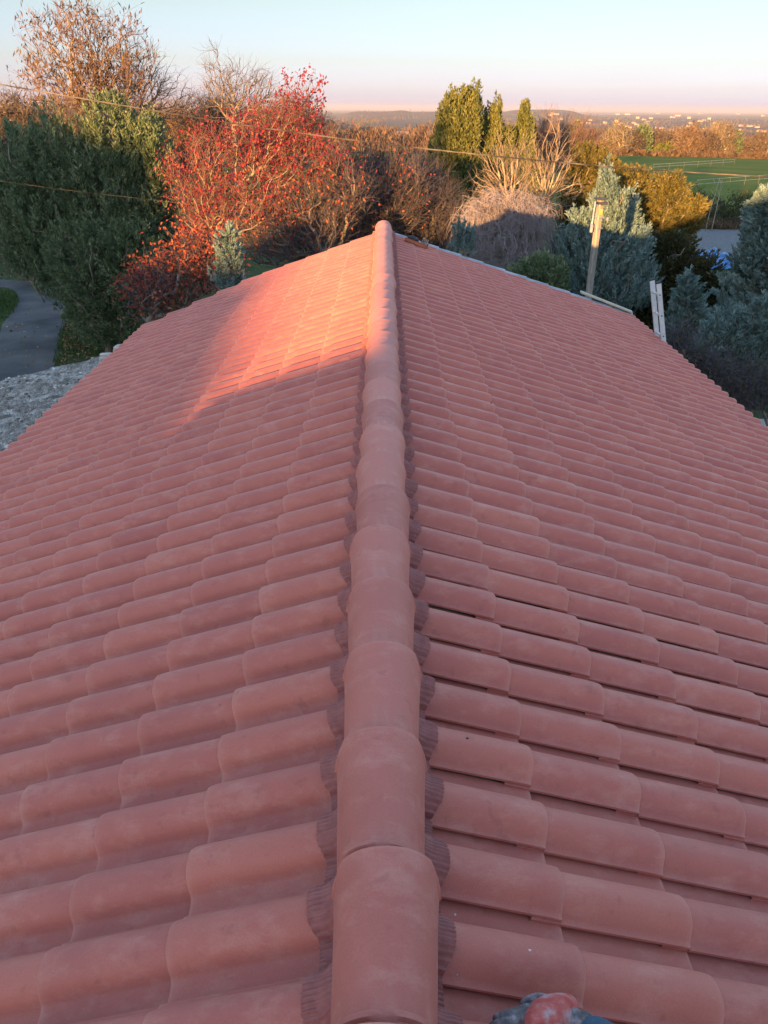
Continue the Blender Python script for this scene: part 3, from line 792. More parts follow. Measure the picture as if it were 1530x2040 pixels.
# ------------------------------------------------------------------ trees
def tubes(P0, P1, R0, R1, k=4):
    D = P1 - P0; ln = np.linalg.norm(D, axis=1, keepdims=True); D = D / np.maximum(ln, 1e-6)
    up = np.where(np.abs(D[:, 2:3]) < .9, np.array([[0, 0, 1.]]), np.array([[1., 0, 0]]))
    A = np.cross(D, up); A /= np.linalg.norm(A, axis=1, keepdims=True); B = np.cross(D, A)
    n = len(P0); V = np.empty((n, 2, k, 3))
    for j in range(k):
        a = 2 * math.pi * j / k; o = A * math.cos(a) + B * math.sin(a)
        V[:, 0, j] = P0 + o * R0[:, None]; V[:, 1, j] = P1 + o * R1[:, None]
    b = np.arange(n)[:, None] * (2 * k); j = np.arange(k)[None]; j2 = (j + 1) % k
    F = np.stack([b + j, b + j2, b + k + j2, b + k + j], -1).reshape(-1, 4)
    return V.reshape(-1, 3), F

def env_px(ells, Y, depthf=.8):
    out = []
    for (px, py, rx, rz) in ells:
        c = at(px, py, Y); dep = (c - Vector((0, 0, CZ))).length; s = dep / 1533
        out.append((np.array(c), np.array([rx * s, max(rx, rz * .6) * s * depthf, rz * s * 1.08])))
    return out
def sample_env(env, n, rg, shell=.5):
    vol = np.array([np.prod(e[1]) ** (2 / 3) for e in env]); vol /= vol.sum()
    out = []
    ch = rg.choice(len(env), n, p=vol)
    d = rg.normal(size=(n, 3)); d /= np.linalg.norm(d, axis=1, keepdims=True)
    r_ = rg.random(n) ** (1 / 3 * (1 - shell) + .04)
    C = np.array([env[i][0] for i in ch]); S = np.array([env[i][1] for i in ch])
    # lumpy outline
    return C + d * r_[:, None] * S * (.86 + .28 * rg.random((n, 1)))

def grow_tree(base, pts, bal=.35):
    """joins the points to the base into a balanced branching tree; parent index and path length"""
    P = np.vstack([base[None], pts]); d0 = np.linalg.norm(P - base, axis=1); order = np.argsort(d0); P = P[order]
    n = len(P); par = np.zeros(n, int); plen = np.zeros(n)
    for i in range(1, n):
        dd = np.linalg.norm(P[:i] - P[i], axis=1)
        # branches dislike going down or back
        pen = np.maximum(0, P[:i, 2] - P[i, 2]) * .6
        j = int(np.argmin(dd + bal * plen[:i] + pen)); par[i] = j; plen[i] = plen[j] + dd[j]
    return P, par, plen
def radii(par, n, rt, e=2.3):
    w = np.full(n, rt ** e)
    kids = np.zeros(n, int)
    for i in range(n - 1, 0, -1):
        w[par[i]] += w[i]; kids[par[i]] += 1
    return w ** (1 / e), kids
def skeleton(base, env, n, rg, bal=.35, rt=.006, trunk=None, shell=.3, rmax=None):
    base = np.array(base, float)
    pts = sample_env(env, n, rg, shell); pts = pts[pts[:, 2] > base[2] + .15]
    if trunk is not None:
        tb = np.array(trunk, float); k = 6
        tp = base + (tb - base) * (np.arange(1, k + 1) / k)[:, None] + rg.normal(0, .03, (k, 3))
        P, par, plen = grow_tree(tb, pts, bal)
        off = k
        P = np.vstack([base[None], tp[:-1], P]); par = np.concatenate([[0], np.arange(k - 1), [k - 1], par[1:] + k]) if k > 1 else par
        par = np.array(par, int)
    else:
        P, par, plen = grow_tree(base, pts, bal)
    n = len(P); rad_, kids = radii(par, n, rt)
    if rmax: rad_ = np.minimum(rad_, rmax)
    # wavy edges through a displaced midpoint
    A = P[par[1:]]; B = P[1:]; ln = np.linalg.norm(B - A, axis=1, keepdims=True)
    mid = (A + B) / 2 + rg.normal(0, .07, A.shape) * ln + np.array([0, 0, .06]) * ln
    r1 = rad_[1:]; ra = np.minimum(rad_[par[1:]], r1 * 1.5)
    P0 = np.vstack([A, mid]); P1 = np.vstack([mid, B]); R0 = np.concatenate([ra, (ra + r1) / 2]); R1 = np.concatenate([(ra + r1) / 2, r1])
    tips = np.where(kids == 0)[0]; tips = tips[tips > 0]
    return dict(P=P, par=par, rad=rad_, P0=P0, P1=P1, R0=R0, R1=R1, tips=tips)
def twigs(sk, per, length, rg, r0=.004, droop=0., spread=.7, idx=None, up=.2):
    P, par = sk['P'], sk['par']; idx = np.arange(1, len(P)) if idx is None else idx
    idx = np.repeat(idx, per); a = P[idx]; par_ = P[par[idx]]
    d = a - par_; d /= np.maximum(np.linalg.norm(d, axis=1, keepdims=True), 1e-5)
    t = rg.random((len(idx), 1)); st = a * (1 - .7 * t) + par_ * .7 * t
    d = d + rg.normal(0, spread, d.shape) + np.array([0, 0, up]); d /= np.linalg.norm(d, axis=1, keepdims=True)
    ln = length * (.4 + .9 * rg.random((len(idx), 1)))
    m1 = st + d * ln * .5 + rg.normal(0, .06, d.shape) * ln
    d2 = d + np.array([0, 0, -droop * 1.0]) + rg.normal(0, .25, d.shape); d2 /= np.linalg.norm(d2, axis=1, keepdims=True)
    e1 = m1 + d2 * ln * .5
    P0 = [st, m1]; P1 = [m1, e1]; k = len(st)
    R0 = [np.full(k, r0), np.full(k, r0 * .8)]; R1 = [np.full(k, r0 * .8), np.full(k, r0 * .5)]
    if droop > .5:
        cur = e1
        for q in range(2):
            d3 = d2 * .4 + np.array([0, 0, -1.]) + rg.normal(0, .2, d.shape); d3 /= np.linalg.norm(d3, axis=1, keepdims=True)
            nx = cur + d3 * ln * .45; P0.append(cur); P1.append(nx); R0.append(np.full(k, r0 * .6)); R1.append(np.full(k, r0 * .4)); cur = nx
        e1 = cur
    return np.vstack(P0), np.vstack(P1), np.concatenate(R0), np.concatenate(R1), e1
def leaves(C, D, ln, wd, rg, jit=.25):
    """rhombic leaves centred near C along D"""
    n = len(C); d = D + rg.normal(0, jit, D.shape); d /= np.maximum(np.linalg.norm(d, axis=1, keepdims=True), 1e-6)
    s = np.cross(d, rg.normal(size=(n, 3))); s /= np.maximum(np.linalg.norm(s, axis=1, keepdims=True), 1e-6)
    l = (ln * (.6 + .8 * rg.random((n, 1)))) / 2; w = (wd * (.6 + .8 * rg.random((n, 1)))) / 2
    nrm = np.cross(d, s) * w * .4
    V = np.stack([C - d * l, C + s * w + nrm, C + d * l, C - s * w + nrm], 1).reshape(-1, 3)
    F = np.arange(n * 4).reshape(-1, 4)
    return V, F
def rnd_unit(n, rg):
    d = rg.normal(size=(n, 3)); return d / np.linalg.norm(d, axis=1, keepdims=True)

def bare_tree(name, label, cat, Y, base_px, ells, n, seed, bark='bark', tw='twig_brown', rt=.007, per=3, tl=.45, tr=.005, bal=.35, trunk_px=None, leaf=None, group=None, droop=0, up=.2, rmax=None, shell=.3, k=5, depthf=.8):
    rg = np.random.default_rng(seed)
    b = at(*base_px, Y); base = Vector((b.x, Y, gnd(b.x, Y)))
    env = env_px(ells, Y, depthf)
    tk = None
    if trunk_px is not None: tk = at(*trunk_px, Y)
    sk = skeleton(base, env, n, rg, bal, rt, tk, shell, rmax)
    root = empty(name, base, label, cat, group)
    big = np.maximum(sk['R0'], sk['R1']) > rt * 2.2
    if big.sum() < 8: big = sk['R0'] > np.quantile(sk['R0'], .6)
    V, F = tubes(sk['P0'][big], sk['P1'][big], sk['R0'][big], sk['R1'][big], 6)
    mesh('trunk', V, F, M[bark], root, smooth=True)
    a, b_, c, d, ends = twigs(sk, per, tl, rg, tr, droop, up=up)
    sm = ~big
    V, F = tubes(np.vstack([sk['P0'][sm], a]), np.vstack([sk['P1'][sm], b_]), np.concatenate([sk['R0'][sm], c]), np.concatenate([sk['R1'][sm], d]), 3)
    mesh('branches', V, F, M[tw], root, smooth=True)
    if leaf:
        mat, cnt, ll, lw, dr = leaf[:5]
        jit = leaf[5] if len(leaf) > 5 else .12
        sel = rg.integers(0, len(ends), cnt)
        C = ends[sel] + rg.normal(0, jit, (cnt, 3))
        # leaves gather in clumps: drop those in thin areas
        D = rnd_unit(cnt, rg) * .6 + np.array([0, 0, dr])
        V, F = leaves(C, D, ll, lw, rg)
        v = np.clip(.5 + .28 * rg.normal(size=cnt) + .25 * np.array([mnoise.noise(Vector(c_) * .9) for c_ in C]), 0, 1)
        mesh('leaves', V, F, M[mat], root, fattrs={'v': v})
    return root

def clump_tree(name, label, cat, Y, base_px, ells, seed, leafmat, nclump, perc, ll, lw, clr, up=.6, bark='bark', group=None, shell=.75, depthf=.8, mode='bush'):
    """evergreens: many leafy sprays over limbs"""
    rg = np.random.default_rng(seed)
    b = at(*base_px, Y); base = Vector((b.x, Y, gnd(b.x, Y)))
    env = env_px(ells, Y, depthf)
    cen = np.mean([e[0] for e in env], 0)
    root = empty(name, base, label, cat, group)
    sk = skeleton(base, env, 260, rg, .35, .012, None, .2, .13)
    V, F = tubes(sk['P0'], sk['P1'], sk['R0'], sk['R1'], 5); mesh('trunk', V, F, M[bark], root, smooth=True)
    C = sample_env(env, nclump, rg, shell); C = C[C[:, 2] > base.z + .1]
    # spray axis: outward from the lobe and upward
    E = np.array([e[0] for e in env]); S = np.array([e[1] for e in env])
    dd = ((C[:, None] - E[None]) / S[None]); near = np.argmin((dd ** 2).sum(-1), 1)
    out = (C - E[near]) / S[near]; out /= np.maximum(np.linalg.norm(out, axis=1, keepdims=True), 1e-5)
    ax = out * (1 - up) + np.array([0, 0, up]); ax /= np.linalg.norm(ax, axis=1, keepdims=True)
    n = len(C); cv = np.clip(.5 + .16 * rg.normal(size=n), 0, 1)
    L = clr * (.7 + .6 * rg.random(n))
    t = rg.random((n, perc)) ** .8
    rad_ = (1 - t) ** .7 * .42 * clr + .02
    rd = rnd_unit(n * perc, rg).reshape(n, perc, 3)
    P = C[:, None] + ax[:, None] * (t * L[:, None])[..., None] + rd * (rad_ * rg.random((n, perc)) ** .5)[..., None]
    D = ax[:, None] * (.8 + .0 * t[..., None]) + rd * .55
    P = P.reshape(-1, 3); D = D.reshape(-1, 3)
    V, F = leaves(P, D, ll, lw, rg)
    v = np.clip(np.repeat(cv, perc) + .17 * rg.normal(size=len(P)), 0, 1)
    mesh('crown', V, F, M[leafmat], root, fattrs={'v': v})
    return root

def plume_conifer(name, label, cat, Y, tip_px, base_y, half_px, seed, leafmat, nb, group=None, lean=0, upcurve=.55, ll=.10, lw=.028, plen=.42, perc=44, prune=1.0, fork=0):
    """cone-shaped conifer of upswept feathery branches. tip_px: pixel of the tip; base_y: pixel row of the widest skirt"""
    rg = np.random.default_rng(seed)
    tip = at(tip_px[0], tip_px[1], Y); skirt = at(tip_px[0], base_y, Y)
    dep = (tip - Vector((0, 0, CZ))).length; Rm = half_px * dep / 1533
    base = Vector((skirt.x, Y, gnd(skirt.x, Y))); H = tip.z - skirt.z
    root = empty(name, base, label, cat, group)
    mb = MB(); mb.tube([base, skirt, (skirt + tip) / 2, tip - Vector((0, 0, .1))], [.11, .09, .05, .012], 7); tr = mb
    PA, PD, LL, VV = [], [], [], []
    P0s, P1s, R0s, R1s = [], [], [], []
    for i in range(nb):
        f = (i + rg.random()) / nb                 # 0 skirt .. 1 tip
        f = 1 - (1 - f) ** .8 if f > .0 else f
        a = i * 2.399 + rg.normal(0, .25)
        lenb = Rm * (1 - f) ** .85 * (.75 + .45 * rg.random()) * prune + .06
        z0 = skirt.z - .15 * H + f * H * 1.12
        st = np.array([skirt.x + (tip.x - skirt.x) * f, Y, min(z0, tip.z - .05)])
        h = np.array([math.cos(a), math.sin(a), 0]); m = 5
        pts = [st]; 
        for q in range(1, m + 1):
            s = q / m; pts.append(st + h * lenb * s + np.array([0, 0, 1]) * lenb * (upcurve * s ** 1.6 - .10 * s) + rg.normal(0, .02, 3))
        pts = np.array(pts)
        P0s.append(pts[:-1]); P1s.append(pts[1:]); rr_ = np.linspace(.02, .005, m + 1); R0s.append(rr_[:-1]); R1s.append(rr_[1:])
        cvb = np.clip(.5 + .15 * rg.normal(), 0, 1)
        npl = max(2, int(3 + lenb / .14))
        for q in range(npl):
            s = (q + 1) / npl; k = min(int(s * m), m - 1); p = pts[k] + (pts[k + 1] - pts[k]) * (s * m - k)
            dr = pts[k + 1] - pts[k]; dr = dr / np.linalg.norm(dr)
            if q < npl - 1: dr = dr + np.array([-h[1], h[0], 0]) * (.9 if q % 2 else -.9) * rg.random()
            dr = dr + np.array([0, 0, .45]) + rg.normal(0, .18, 3); dr /= np.linalg.norm(dr)
            PA.append(p); PD.append(dr); LL.append(plen * (.55 + .5 * rg.random()) * (1.1 - .35 * s)); VV.append(cvb)
    for q in range(3):
        PA.append(np.array(tip) - np.array([0, 0, plen * (.9 - .25 * q)])); PD.append(np.array([rg.normal(0, .1), rg.normal(0, .1), 1.])); LL.append(plen); VV.append(.6)
    V, F = tubes(np.vstack(P0s), np.vstack(P1s), np.concatenate(R0s), np.concatenate(R1s), 4)
    tr.add(V, []) ; 
    tr.F.setdefault(4, []).extend((F + tr.n - len(V)).tolist()); tr.build('trunk', M['bark'], root, smooth=True)
    add_plumes(root, np.array(PA), np.array(PD), np.array(LL), np.array(VV), perc, ll, lw, leafmat, rg)
    return root
def add_plumes(root, PA, PD, LL, VV, perc, ll, lw, leafmat, rg, fat=.24):
    n = len(PA)
    t = rg.random((n, perc)); rd = rnd_unit(n * perc, rg).reshape(n, perc, 3)
    w = fat * LL[:, None] * np.sin(np.pi * np.clip(t * .85 + .12, 0, 1)) ** .8
    P = PA[:, None] + PD[:, None] * (t * LL[:, None])[..., None] + rd * (w * rg.random((n, perc)) ** .6)[..., None]
    D = PD[:, None] + rd * .55
    V, F = leaves(P.reshape(-1, 3), D.reshape(-1, 3), ll, lw, rg)
    v = np.clip(np.repeat(VV, perc) + .22 * (t.reshape(-1) - .5) + .13 * rg.normal(size=n * perc), 0, 1)
    mesh('crown', V, F, M[leafmat], root, fattrs={'v': v})
def plume_bush(name, label, cat, Y, base_px, ells, seed, leafmat, npl, plen, group=None, up=.55, ll=.10, lw=.028, perc=44, fat=.24, shell=.7, depthf=.8, vbase=.5, rmax=.12):
    rg = np.random.default_rng(seed)
    b = at(*base_px, Y); base = Vector((b.x, Y, gnd(b.x, Y))); env = env_px(ells, Y, depthf)
    root = empty(name, base, label, cat, group)
    sk = skeleton(base, env, 200, rg, .3, .010 if rmax > .1 else .003, None, .2, rmax)
    V, F = tubes(sk['P0'], sk['P1'], sk['R0'], sk['R1'], 5); mesh('trunk', V, F, M['bark'], root, smooth=True)
    C = sample_env(env, npl, rg, shell); C = C[C[:, 2] > base.z + .05]
    E = np.array([e[0] for e in env]); S = np.array([e[1] for e in env])
    near = np.argmin((((C[:, None] - E[None]) / S[None]) ** 2).sum(-1), 1)
    out = (C - E[near]) / S[near]; out[:, 2] *= .5; out /= np.maximum(np.linalg.norm(out, axis=1, keepdims=True), 1e-5)
    D = out * (1 - up) + np.array([0, 0, up]) + rg.normal(0, .15, C.shape); D /= np.linalg.norm(D, axis=1, keepdims=True)
    L = plen * (.6 + .7 * rg.random(len(C)))
    # larger-scale light and dark from age of the sprays
    vv = np.clip(vbase + .14 * rg.normal(size=len(C)), 0, 1)
    C = C - D * L[:, None] * .6
    add_plumes(root, C, D, L, vv, perc, ll, lw, leafmat, rg, fat)
    return root

# --- left side
clump_tree('evergreen_tree', 'big dark green evergreen with a sunlit yellow top beyond the track', 'tree', 23, (190, 600),
    [(60, 400, 50, 100), (130, 380, 62, 100), (120, 470, 85, 110), (232, 300, 40, 70), (262, 340, 40, 80), (312, 330, 26, 68), (230, 410, 80, 100), (300, 440, 50, 110), (270, 500, 70, 80), (40, 470, 42, 70)],
    21, 'leaf_ever', 3600, 28, .13, .036, .36, .72)
clump_tree('evergreen_bush', 'dense dark bush in shade at the bend of the track', 'bush', 21.6, (210, 660),
    [(190, 560, 62, 80), (270, 540, 62, 70), (200, 625, 55, 55), (300, 590, 45, 60), (150, 520, 40, 50), (240, 640, 50, 45)],
    121, 'leaf_ever', 1500, 28, .10, .034, .30, .5)
bare_tree('walnut_tree', 'tall tree with withered brown leaves still hanging, above the dark evergreen', 'tree', 38, (182, 420),
    [(150, 115, 88, 76), (215, 110, 72, 66), (90, 180, 42, 62), (240, 175, 52, 60), (175, 195, 80, 50)], 800, 22, 'bark_tan', 'twig_red', .0085, 4, .55, .0065, .5, (182, 258), ('leaf_brown', 2600, .23, .06, -.8, .1), droop=0)
clump_tree('ivy_tree', 'brown ivy-clad trunk below the tall withered tree', 'tree', 37.2, (178, 420), [(180, 190, 20, 42), (178, 260, 20, 55), (175, 330, 24, 50)], 23, 'leaf_brown', 260, 18, .15, .05, .3, .3, shell=.5)
bare_tree('bare_tree', 'slender bare tree right of the tall withered one', 'tree', 41, (262, 400), [(285, 160, 46, 66), (268, 205, 36, 56), (335, 200, 42, 52)], 360, 24, 'bark_tan', 'twig_red', .0085, 3, .6, .0055, .6, (265, 255), group='bare trees against the sky')
bare_tree('bare_tree', 'spreading bare tree standing above the red-leaved tree', 'tree', 39, (465, 400), [(485, 180, 60, 46), (425, 142, 15, 42), (520, 195, 34, 36), (445, 190, 42, 44)], 330, 25, 'bark', 'twig_brown', .0085, 3, .6, .0055, .6, (465, 250), group='bare trees against the sky')
bare_tree('bare_bush', 'tangled brown bush behind the left side of the dark evergreen', 'bush', 31, (60, 500), [(50, 300, 75, 75), (30, 420, 60, 110), (110, 275, 60, 50), (15, 240, 40, 35)], 900, 26, 'bark', 'twig_brown', .009, 5, .6, .009, .3, None, ('leaf_brown', 3200, .14, .05, -.3, .15))
bare_tree('thicket', 'orange-brown sunlit thicket between the evergreen and the bare tree', 'bush', 48, (400, 360), [(320, 245, 55, 30), (400, 232, 50, 34), (450, 250, 60, 34), (350, 290, 60, 50)], 900, 27, 'twig_orange', 'twig_orange', .011, 6, .8, .009, .25, group='thickets behind the garden')
bare_tree('thicket', 'brown sunlit thicket right of the spreading bare tree', 'bush', 46, (560, 360), [(565, 238, 60, 30), (620, 262, 45, 28), (520, 285, 60, 45)], 700, 28, 'twig_orange', 'twig_red', .011, 6, .7, .009, .25, group='thickets behind the garden')
bare_tree('red_tree', 'bright red-leaved tree with tan branches, left of the ridge', 'tree', 20, (490, 560),
    [(425, 310, 50, 42), (510, 290, 60, 55), (400, 380, 42, 55), (585, 310, 42, 60), (500, 400, 90, 60), (590, 225, 34, 30), (352, 355, 14, 34), (400, 450, 40, 50), (640, 340, 36, 40)], 800, 29, 'bark_tan', 'twig_red', .0045, 5, .42, .0038, .62, None, ('leaf_red', 6800, .078, .042, -.5, .10), rmax=.034, up=.5)
bare_tree('red_sprigs', 'thin upright shoots with a few crimson leaves against the sky', 'bush', 20.5, (600, 560), [(580, 210, 26, 26), (625, 215, 16, 36), (600, 260, 50, 30)], 60, 129, 'twig_red', 'twig_red', .006, 2, .5, .004, .6, (600, 330), ('leaf_red', 420, .10, .055, -.4, .06), up=.9)
bare_tree('red_shrub', 'low dark red shrub in shade left of the far left verge', 'bush', 16, (360, 680), [(340, 570, 70, 50), (290, 590, 38, 38), (420, 540, 50, 42), (400, 505, 48, 34)], 500, 30, 'bark', 'twig_grey', .005, 4, .35, .004, .35, None, ('leaf_darkred', 3600, .075, .045, -.5, .07))
bare_tree('thicket', 'shaded purple-grey thicket with red leaves right of the red tree', 'bush', 20, (640, 560), [(615, 440, 70, 65), (680, 385, 50, 60), (560, 470, 75, 55)], 900, 31, 'bark', 'twig_grey', .006, 5, .5, .0045, .45, None, ('leaf_darkred', 1300, .085, .05, -.4, .08), group='thickets behind the ridge', up=.6)
bare_tree('thicket', 'leafless grey thicket straight behind the ridge end', 'bush', 22, (760, 560), [(745, 400, 56, 62), (700, 440, 60, 60), (800, 395, 50, 62)], 1000, 32, 'bark', 'twig_grey', .007, 6, .55, .0048, .4, None, ('leaf_darkred', 700, .08, .05, -.4, .1), group='thickets behind the ridge', up=.7)
bare_tree('thicket', 'dusky grey-violet thicket left of the dark spired evergreens', 'bush', 23, (850, 560), [(835, 405, 56, 62), (870, 440, 50, 60), (790, 440, 50, 50)], 1000, 33, 'bark', 'twig_grey', .007, 6, .55, .0048, .4, None, None, group='thickets behind the ridge', up=.7)
clump_tree('dark_bush', 'dark green bush in shade behind the grey thicket', 'bush', 26, (820, 520), [(830, 450, 60, 60), (740, 470, 60, 45), (660, 480, 60, 40)], 34, 'leaf_dark', 700, 26, .12, .045, .35, .4)
clump_tree('hedge', 'shaded dark green hedge in front of the meadow behind the thicket', 'hedge', 52, (730, 380), [(690, 345, 60, 15), (760, 335, 70, 16), (820, 345, 60, 18)], 35, 'leaf_dark', 900, 18, .22, .08, .4, .4)
plume_conifer('blue_conifer', 'small blue conifer with a cream lit tip before the red shrub', 'conifer', 14.6, (456, 456), 575, 25, 36, 'leaf_blue', 46, 'blue conifers', upcurve=.9, plen=.24, perc=34, ll=.07, lw=.02)
# --- middle right
clump_tree('column_evergreen', 'widest of the tall olive evergreens lit by the sun behind the right slope', 'tree', 29, (915, 520), [(888, 285, 16, 62), (905, 290, 20, 72), (925, 275, 16, 62), (940, 262, 14, 60), (876, 340, 20, 60), (925, 370, 42, 62), (905, 430, 45, 55)], 37, 'leaf_poplar', 2300, 28, .12, .038, .34, .85, group='tall olive evergreens')
clump_tree('column_evergreen', 'pointed olive evergreen just right of the widest one', 'tree', 29.6, (985, 520), [(985, 262, 9, 42), (983, 320, 17, 62), (975, 400, 32, 65), (962, 300, 12, 50), (1012, 325, 13, 46)], 38, 'leaf_poplar', 1100, 28, .12, .038, .34, .88, group='tall olive evergreens')
clump_tree('column_evergreen', 'slimmest olive evergreen rising behind the pale bare branches', 'tree', 30, (1045, 520), [(1042, 262, 8, 34), (1043, 320, 18, 56), (1048, 390, 28, 50)], 39, 'leaf_poplar', 900, 28, .12, .038, .34, .88, group='tall olive evergreens')
bare_tree('bare_tree', 'sunlit pale-barked bare tree forking low, left of the grey pole', 'tree', 22.5, (1085, 480), [(1095, 315, 48, 62), (1118, 365, 44, 44), (1075, 370, 34, 44)], 150, 40, 'bark_pale', 'bark_tan', .008, 3, .40, .0042, .9, (1082, 405), group='pale bare trees', rmax=.055)
bare_tree('bare_tree', 'crooked pale bare tree over the weeping tree', 'tree', 22, (1018, 480), [(1000, 325, 50, 46), (1035, 345, 40, 50), (975, 365, 34, 32)], 130, 41, 'bark_pale', 'bark_tan', .008, 3, .40, .0042, .9, (1018, 410), group='pale bare trees', rmax=.055)
bare_tree('thicket', 'tall russet thicket with long bare shoots behind the pale bare trees', 'bush', 36, (1120, 420), [(1120, 285, 52, 28), (1080, 305, 45, 40), (1150, 310, 40, 36)], 500, 42, 'twig_orange', 'twig_red', .010, 4, .8, .006, .3, group='thickets behind the garden', up=.9)
bare_tree('weeping_tree', 'grey weeping tree with tangled drooping twigs', 'tree', 18.5, (1035, 600), [(1005, 425, 68, 36), (955, 450, 40, 36), (1050, 440, 46, 40), (1000, 485, 80, 45)], 700, 43, 'bark', 'twig_pale', .0055, 5, .36, .0045, .5, (1035, 500), droop=.9, shell=.4)
clump_tree('laurel_bush', 'mid green bush at the foot of the weeping tree', 'bush', 16.4, (1080, 620), [(1080, 565, 38, 32), (1040, 575, 26, 20)], 44, 'leaf_ever', 300, 26, .09, .035, .26, .5)
plume_conifer('blue_conifer', 'little pale blue conifer in front of the weeping tree', 'conifer', 14.8, (922, 448), 505, 15, 45, 'leaf_blue', 26, 'blue conifers', upcurve=1.1, plen=.22, perc=30, ll=.065, lw=.018)
plume_bush('blue_cypress', 'large silvery blue cypress behind the grey pole with its top in the sun', 'conifer', 18.3, (1200, 640),
    [(1195, 505, 85, 62), (1190, 560, 95, 60), (1205, 390, 18, 48), (1195, 435, 34, 40), (1235, 440, 30, 46), (1152, 445, 20, 24), (1255, 515, 36, 55), (1125, 520, 36, 55), (1285, 565, 26, 30)], 46, 'leaf_blue', 1700, .40, up=.66, perc=44, ll=.09, lw=.025)
plume_bush('golden_cypress', 'golden cypress glowing orange to the right of the blue cypress', 'conifer', 19.8, (1330, 600), [(1262, 390, 36, 44), (1330, 405, 34, 48), (1345, 450, 34, 38), (1383, 412, 20, 13), (1300, 445, 44, 50), (1385, 445, 16, 14)], 47, 'leaf_gold', 1000, .32, group='golden cypresses', up=.35, perc=40, ll=.085, lw=.027, fat=.32)
plume_bush('golden_cypress', 'yellow-olive cypress behind the tip of the blue cypress', 'conifer', 24, (1190, 560), [(1170, 318, 28, 28), (1195, 335, 30, 26), (1150, 390, 32, 50), (1228, 362, 34, 24), (1150, 440, 36, 36)], 48, 'leaf_gold', 800, .32, group='golden cypresses', up=.35, perc=38, ll=.09, lw=.028, fat=.32)
plume_bush('juniper', 'dark olive juniper in shade below the golden cypress', 'conifer', 19, (1350, 680), [(1330, 540, 55, 62), (1390, 580, 50, 55), (1310, 620, 55, 62), (1400, 640, 52, 46), (1270, 600, 36, 62), (1440, 600, 34, 44)], 49, 'leaf_dark', 1300, .40, up=.35, perc=40, ll=.11, lw=.035, fat=.3)
plume_conifer('blue_conifer', 'tall blue spruce at the right edge behind the roof', 'conifer', 17, (1527, 384), 640, 80, 50, 'leaf_blue', 170, 'blue conifers', upcurve=.45, plen=.40, perc=46)
plume_conifer('blue_conifer', 'small blue spruce just right of the ladder', 'conifer', 15, (1372, 548), 695, 48, 51, 'leaf_blue', 84, 'blue conifers', upcurve=.4, plen=.28, perc=44, ll=.08, lw=.023)
plume_bush('blue_shrub', 'low blue-green shrub under the tall spruce, left one of the pair', 'conifer', 13.7, (1440, 760), [(1450, 675, 48, 44), (1410, 705, 36, 32), (1460, 715, 40, 26)], 52, 'leaf_blue', 460, .30, group='low blue shrubs', up=.5, ll=.08, lw=.023, rmax=.03)
plume_bush('blue_shrub', 'low blue-green shrub at the right edge under the tall spruce', 'conifer', 13.6, (1510, 770), [(1515, 660, 40, 58), (1505, 715, 46, 36)], 53, 'leaf_blue', 460, .30, group='low blue shrubs', up=.5, ll=.08, lw=.023, rmax=.03)
bare_tree('brushwood', 'dark tangled brushwood between the right eave and the blue shrubs', 'bush', 12.5, (1450, 850), [(1440, 775, 60, 36), (1505, 780, 50, 34), (1390, 735, 38, 30), (1350, 690, 24, 28)], 800, 54, 'bark', 'twig_grey', .005, 5, .4, .004, .2, None, ('leaf_dark', 1500, .06, .03, 0, .08), depthf=.6, rmax=.018)

# --- hedge, yard and tarp at the right
def low_hedge(name, label, cat, p0, p1, h, w, seed, mat, n, perc=16, ll=.16, lw=.06, group=None):
    rg = np.random.default_rng(seed); p0 = Vector(p0); p1 = Vector(p1)
    root = empty(name, ((p0.x + p1.x) / 2, (p0.y + p1.y) / 2, gnd((p0.x + p1.x) / 2, (p0.y + p1.y) / 2)), label, cat, group)
    f = rg.random(n); X = p0.x + (p1.x - p0.x) * f; Yy = p0.y + (p1.y - p0.y) * f + rg.normal(0, w / 2.5, n)
    Z = np.array([gnd(x, y) for x, y in zip(X, Yy)]) + h * rg.random(n) * (.75 + .35 * np.sin(f * 47) * np.sin(f * 19 + 1))
    C = np.stack([X, Yy, Z], 1)
    D = np.tile(np.array([0, 0, 1.]), (n, 1)) + rg.normal(0, .4, (n, 3))
    P = np.repeat(C, perc, 0) + rg.normal(0, .16, (n * perc, 3)); D = np.repeat(D, perc, 0)
    V, F = leaves(P, D, ll, lw, rg, .5)
    mesh('foliage', V, F, M[mat], root, fattrs={'v': np.clip(np.repeat(.45 + .2 * rg.normal(size=n), perc), 0, 1)})
    m = 1; a = rg.random(m); st = np.stack([p0.x + (p1.x - p0.x) * a, p0.y + (p1.y - p0.y) * a, np.zeros(m)], 1); st[:, 2] = [gnd(x, y) for x, y in st[:, :2]]
    en = st + rg.normal(0, .15, (m, 3)); en[:, 2] = st[:, 2] + h * .9
    V, F = tubes(st, en, np.full(m, .02), np.full(m, .008), 4); mesh('stem', V, F, M['bark'], root)
    return root
a = ground_point(1375, 452); 
low_hedge('hedge', 'long dark leafless hedge between the yard and the green field', 'hedge', (at(1370, 400, 54).x, 53, 0), (at(1800, 400, 56).x, 57, 0), 1.9, 3.2, 61, 'leaf_dark', 1500)
low_hedge('bramble_row', 'low dark bramble row edging the gravel yard', 'hedge', (at(1375, 450, 50.5).x, 50.5, 0), (at(1800, 450, 50).x, 50, 0), .55, .8, 62, 'leaf_brown', 500)
low_hedge('bush', 'small dark bush alone at the near edge of the field', 'bush', (at(1350, 380, 68).x, 68, 0), (at(1395, 380, 68).x, 68, 0), .8, 1.0, 63, 'leaf_dark', 260)
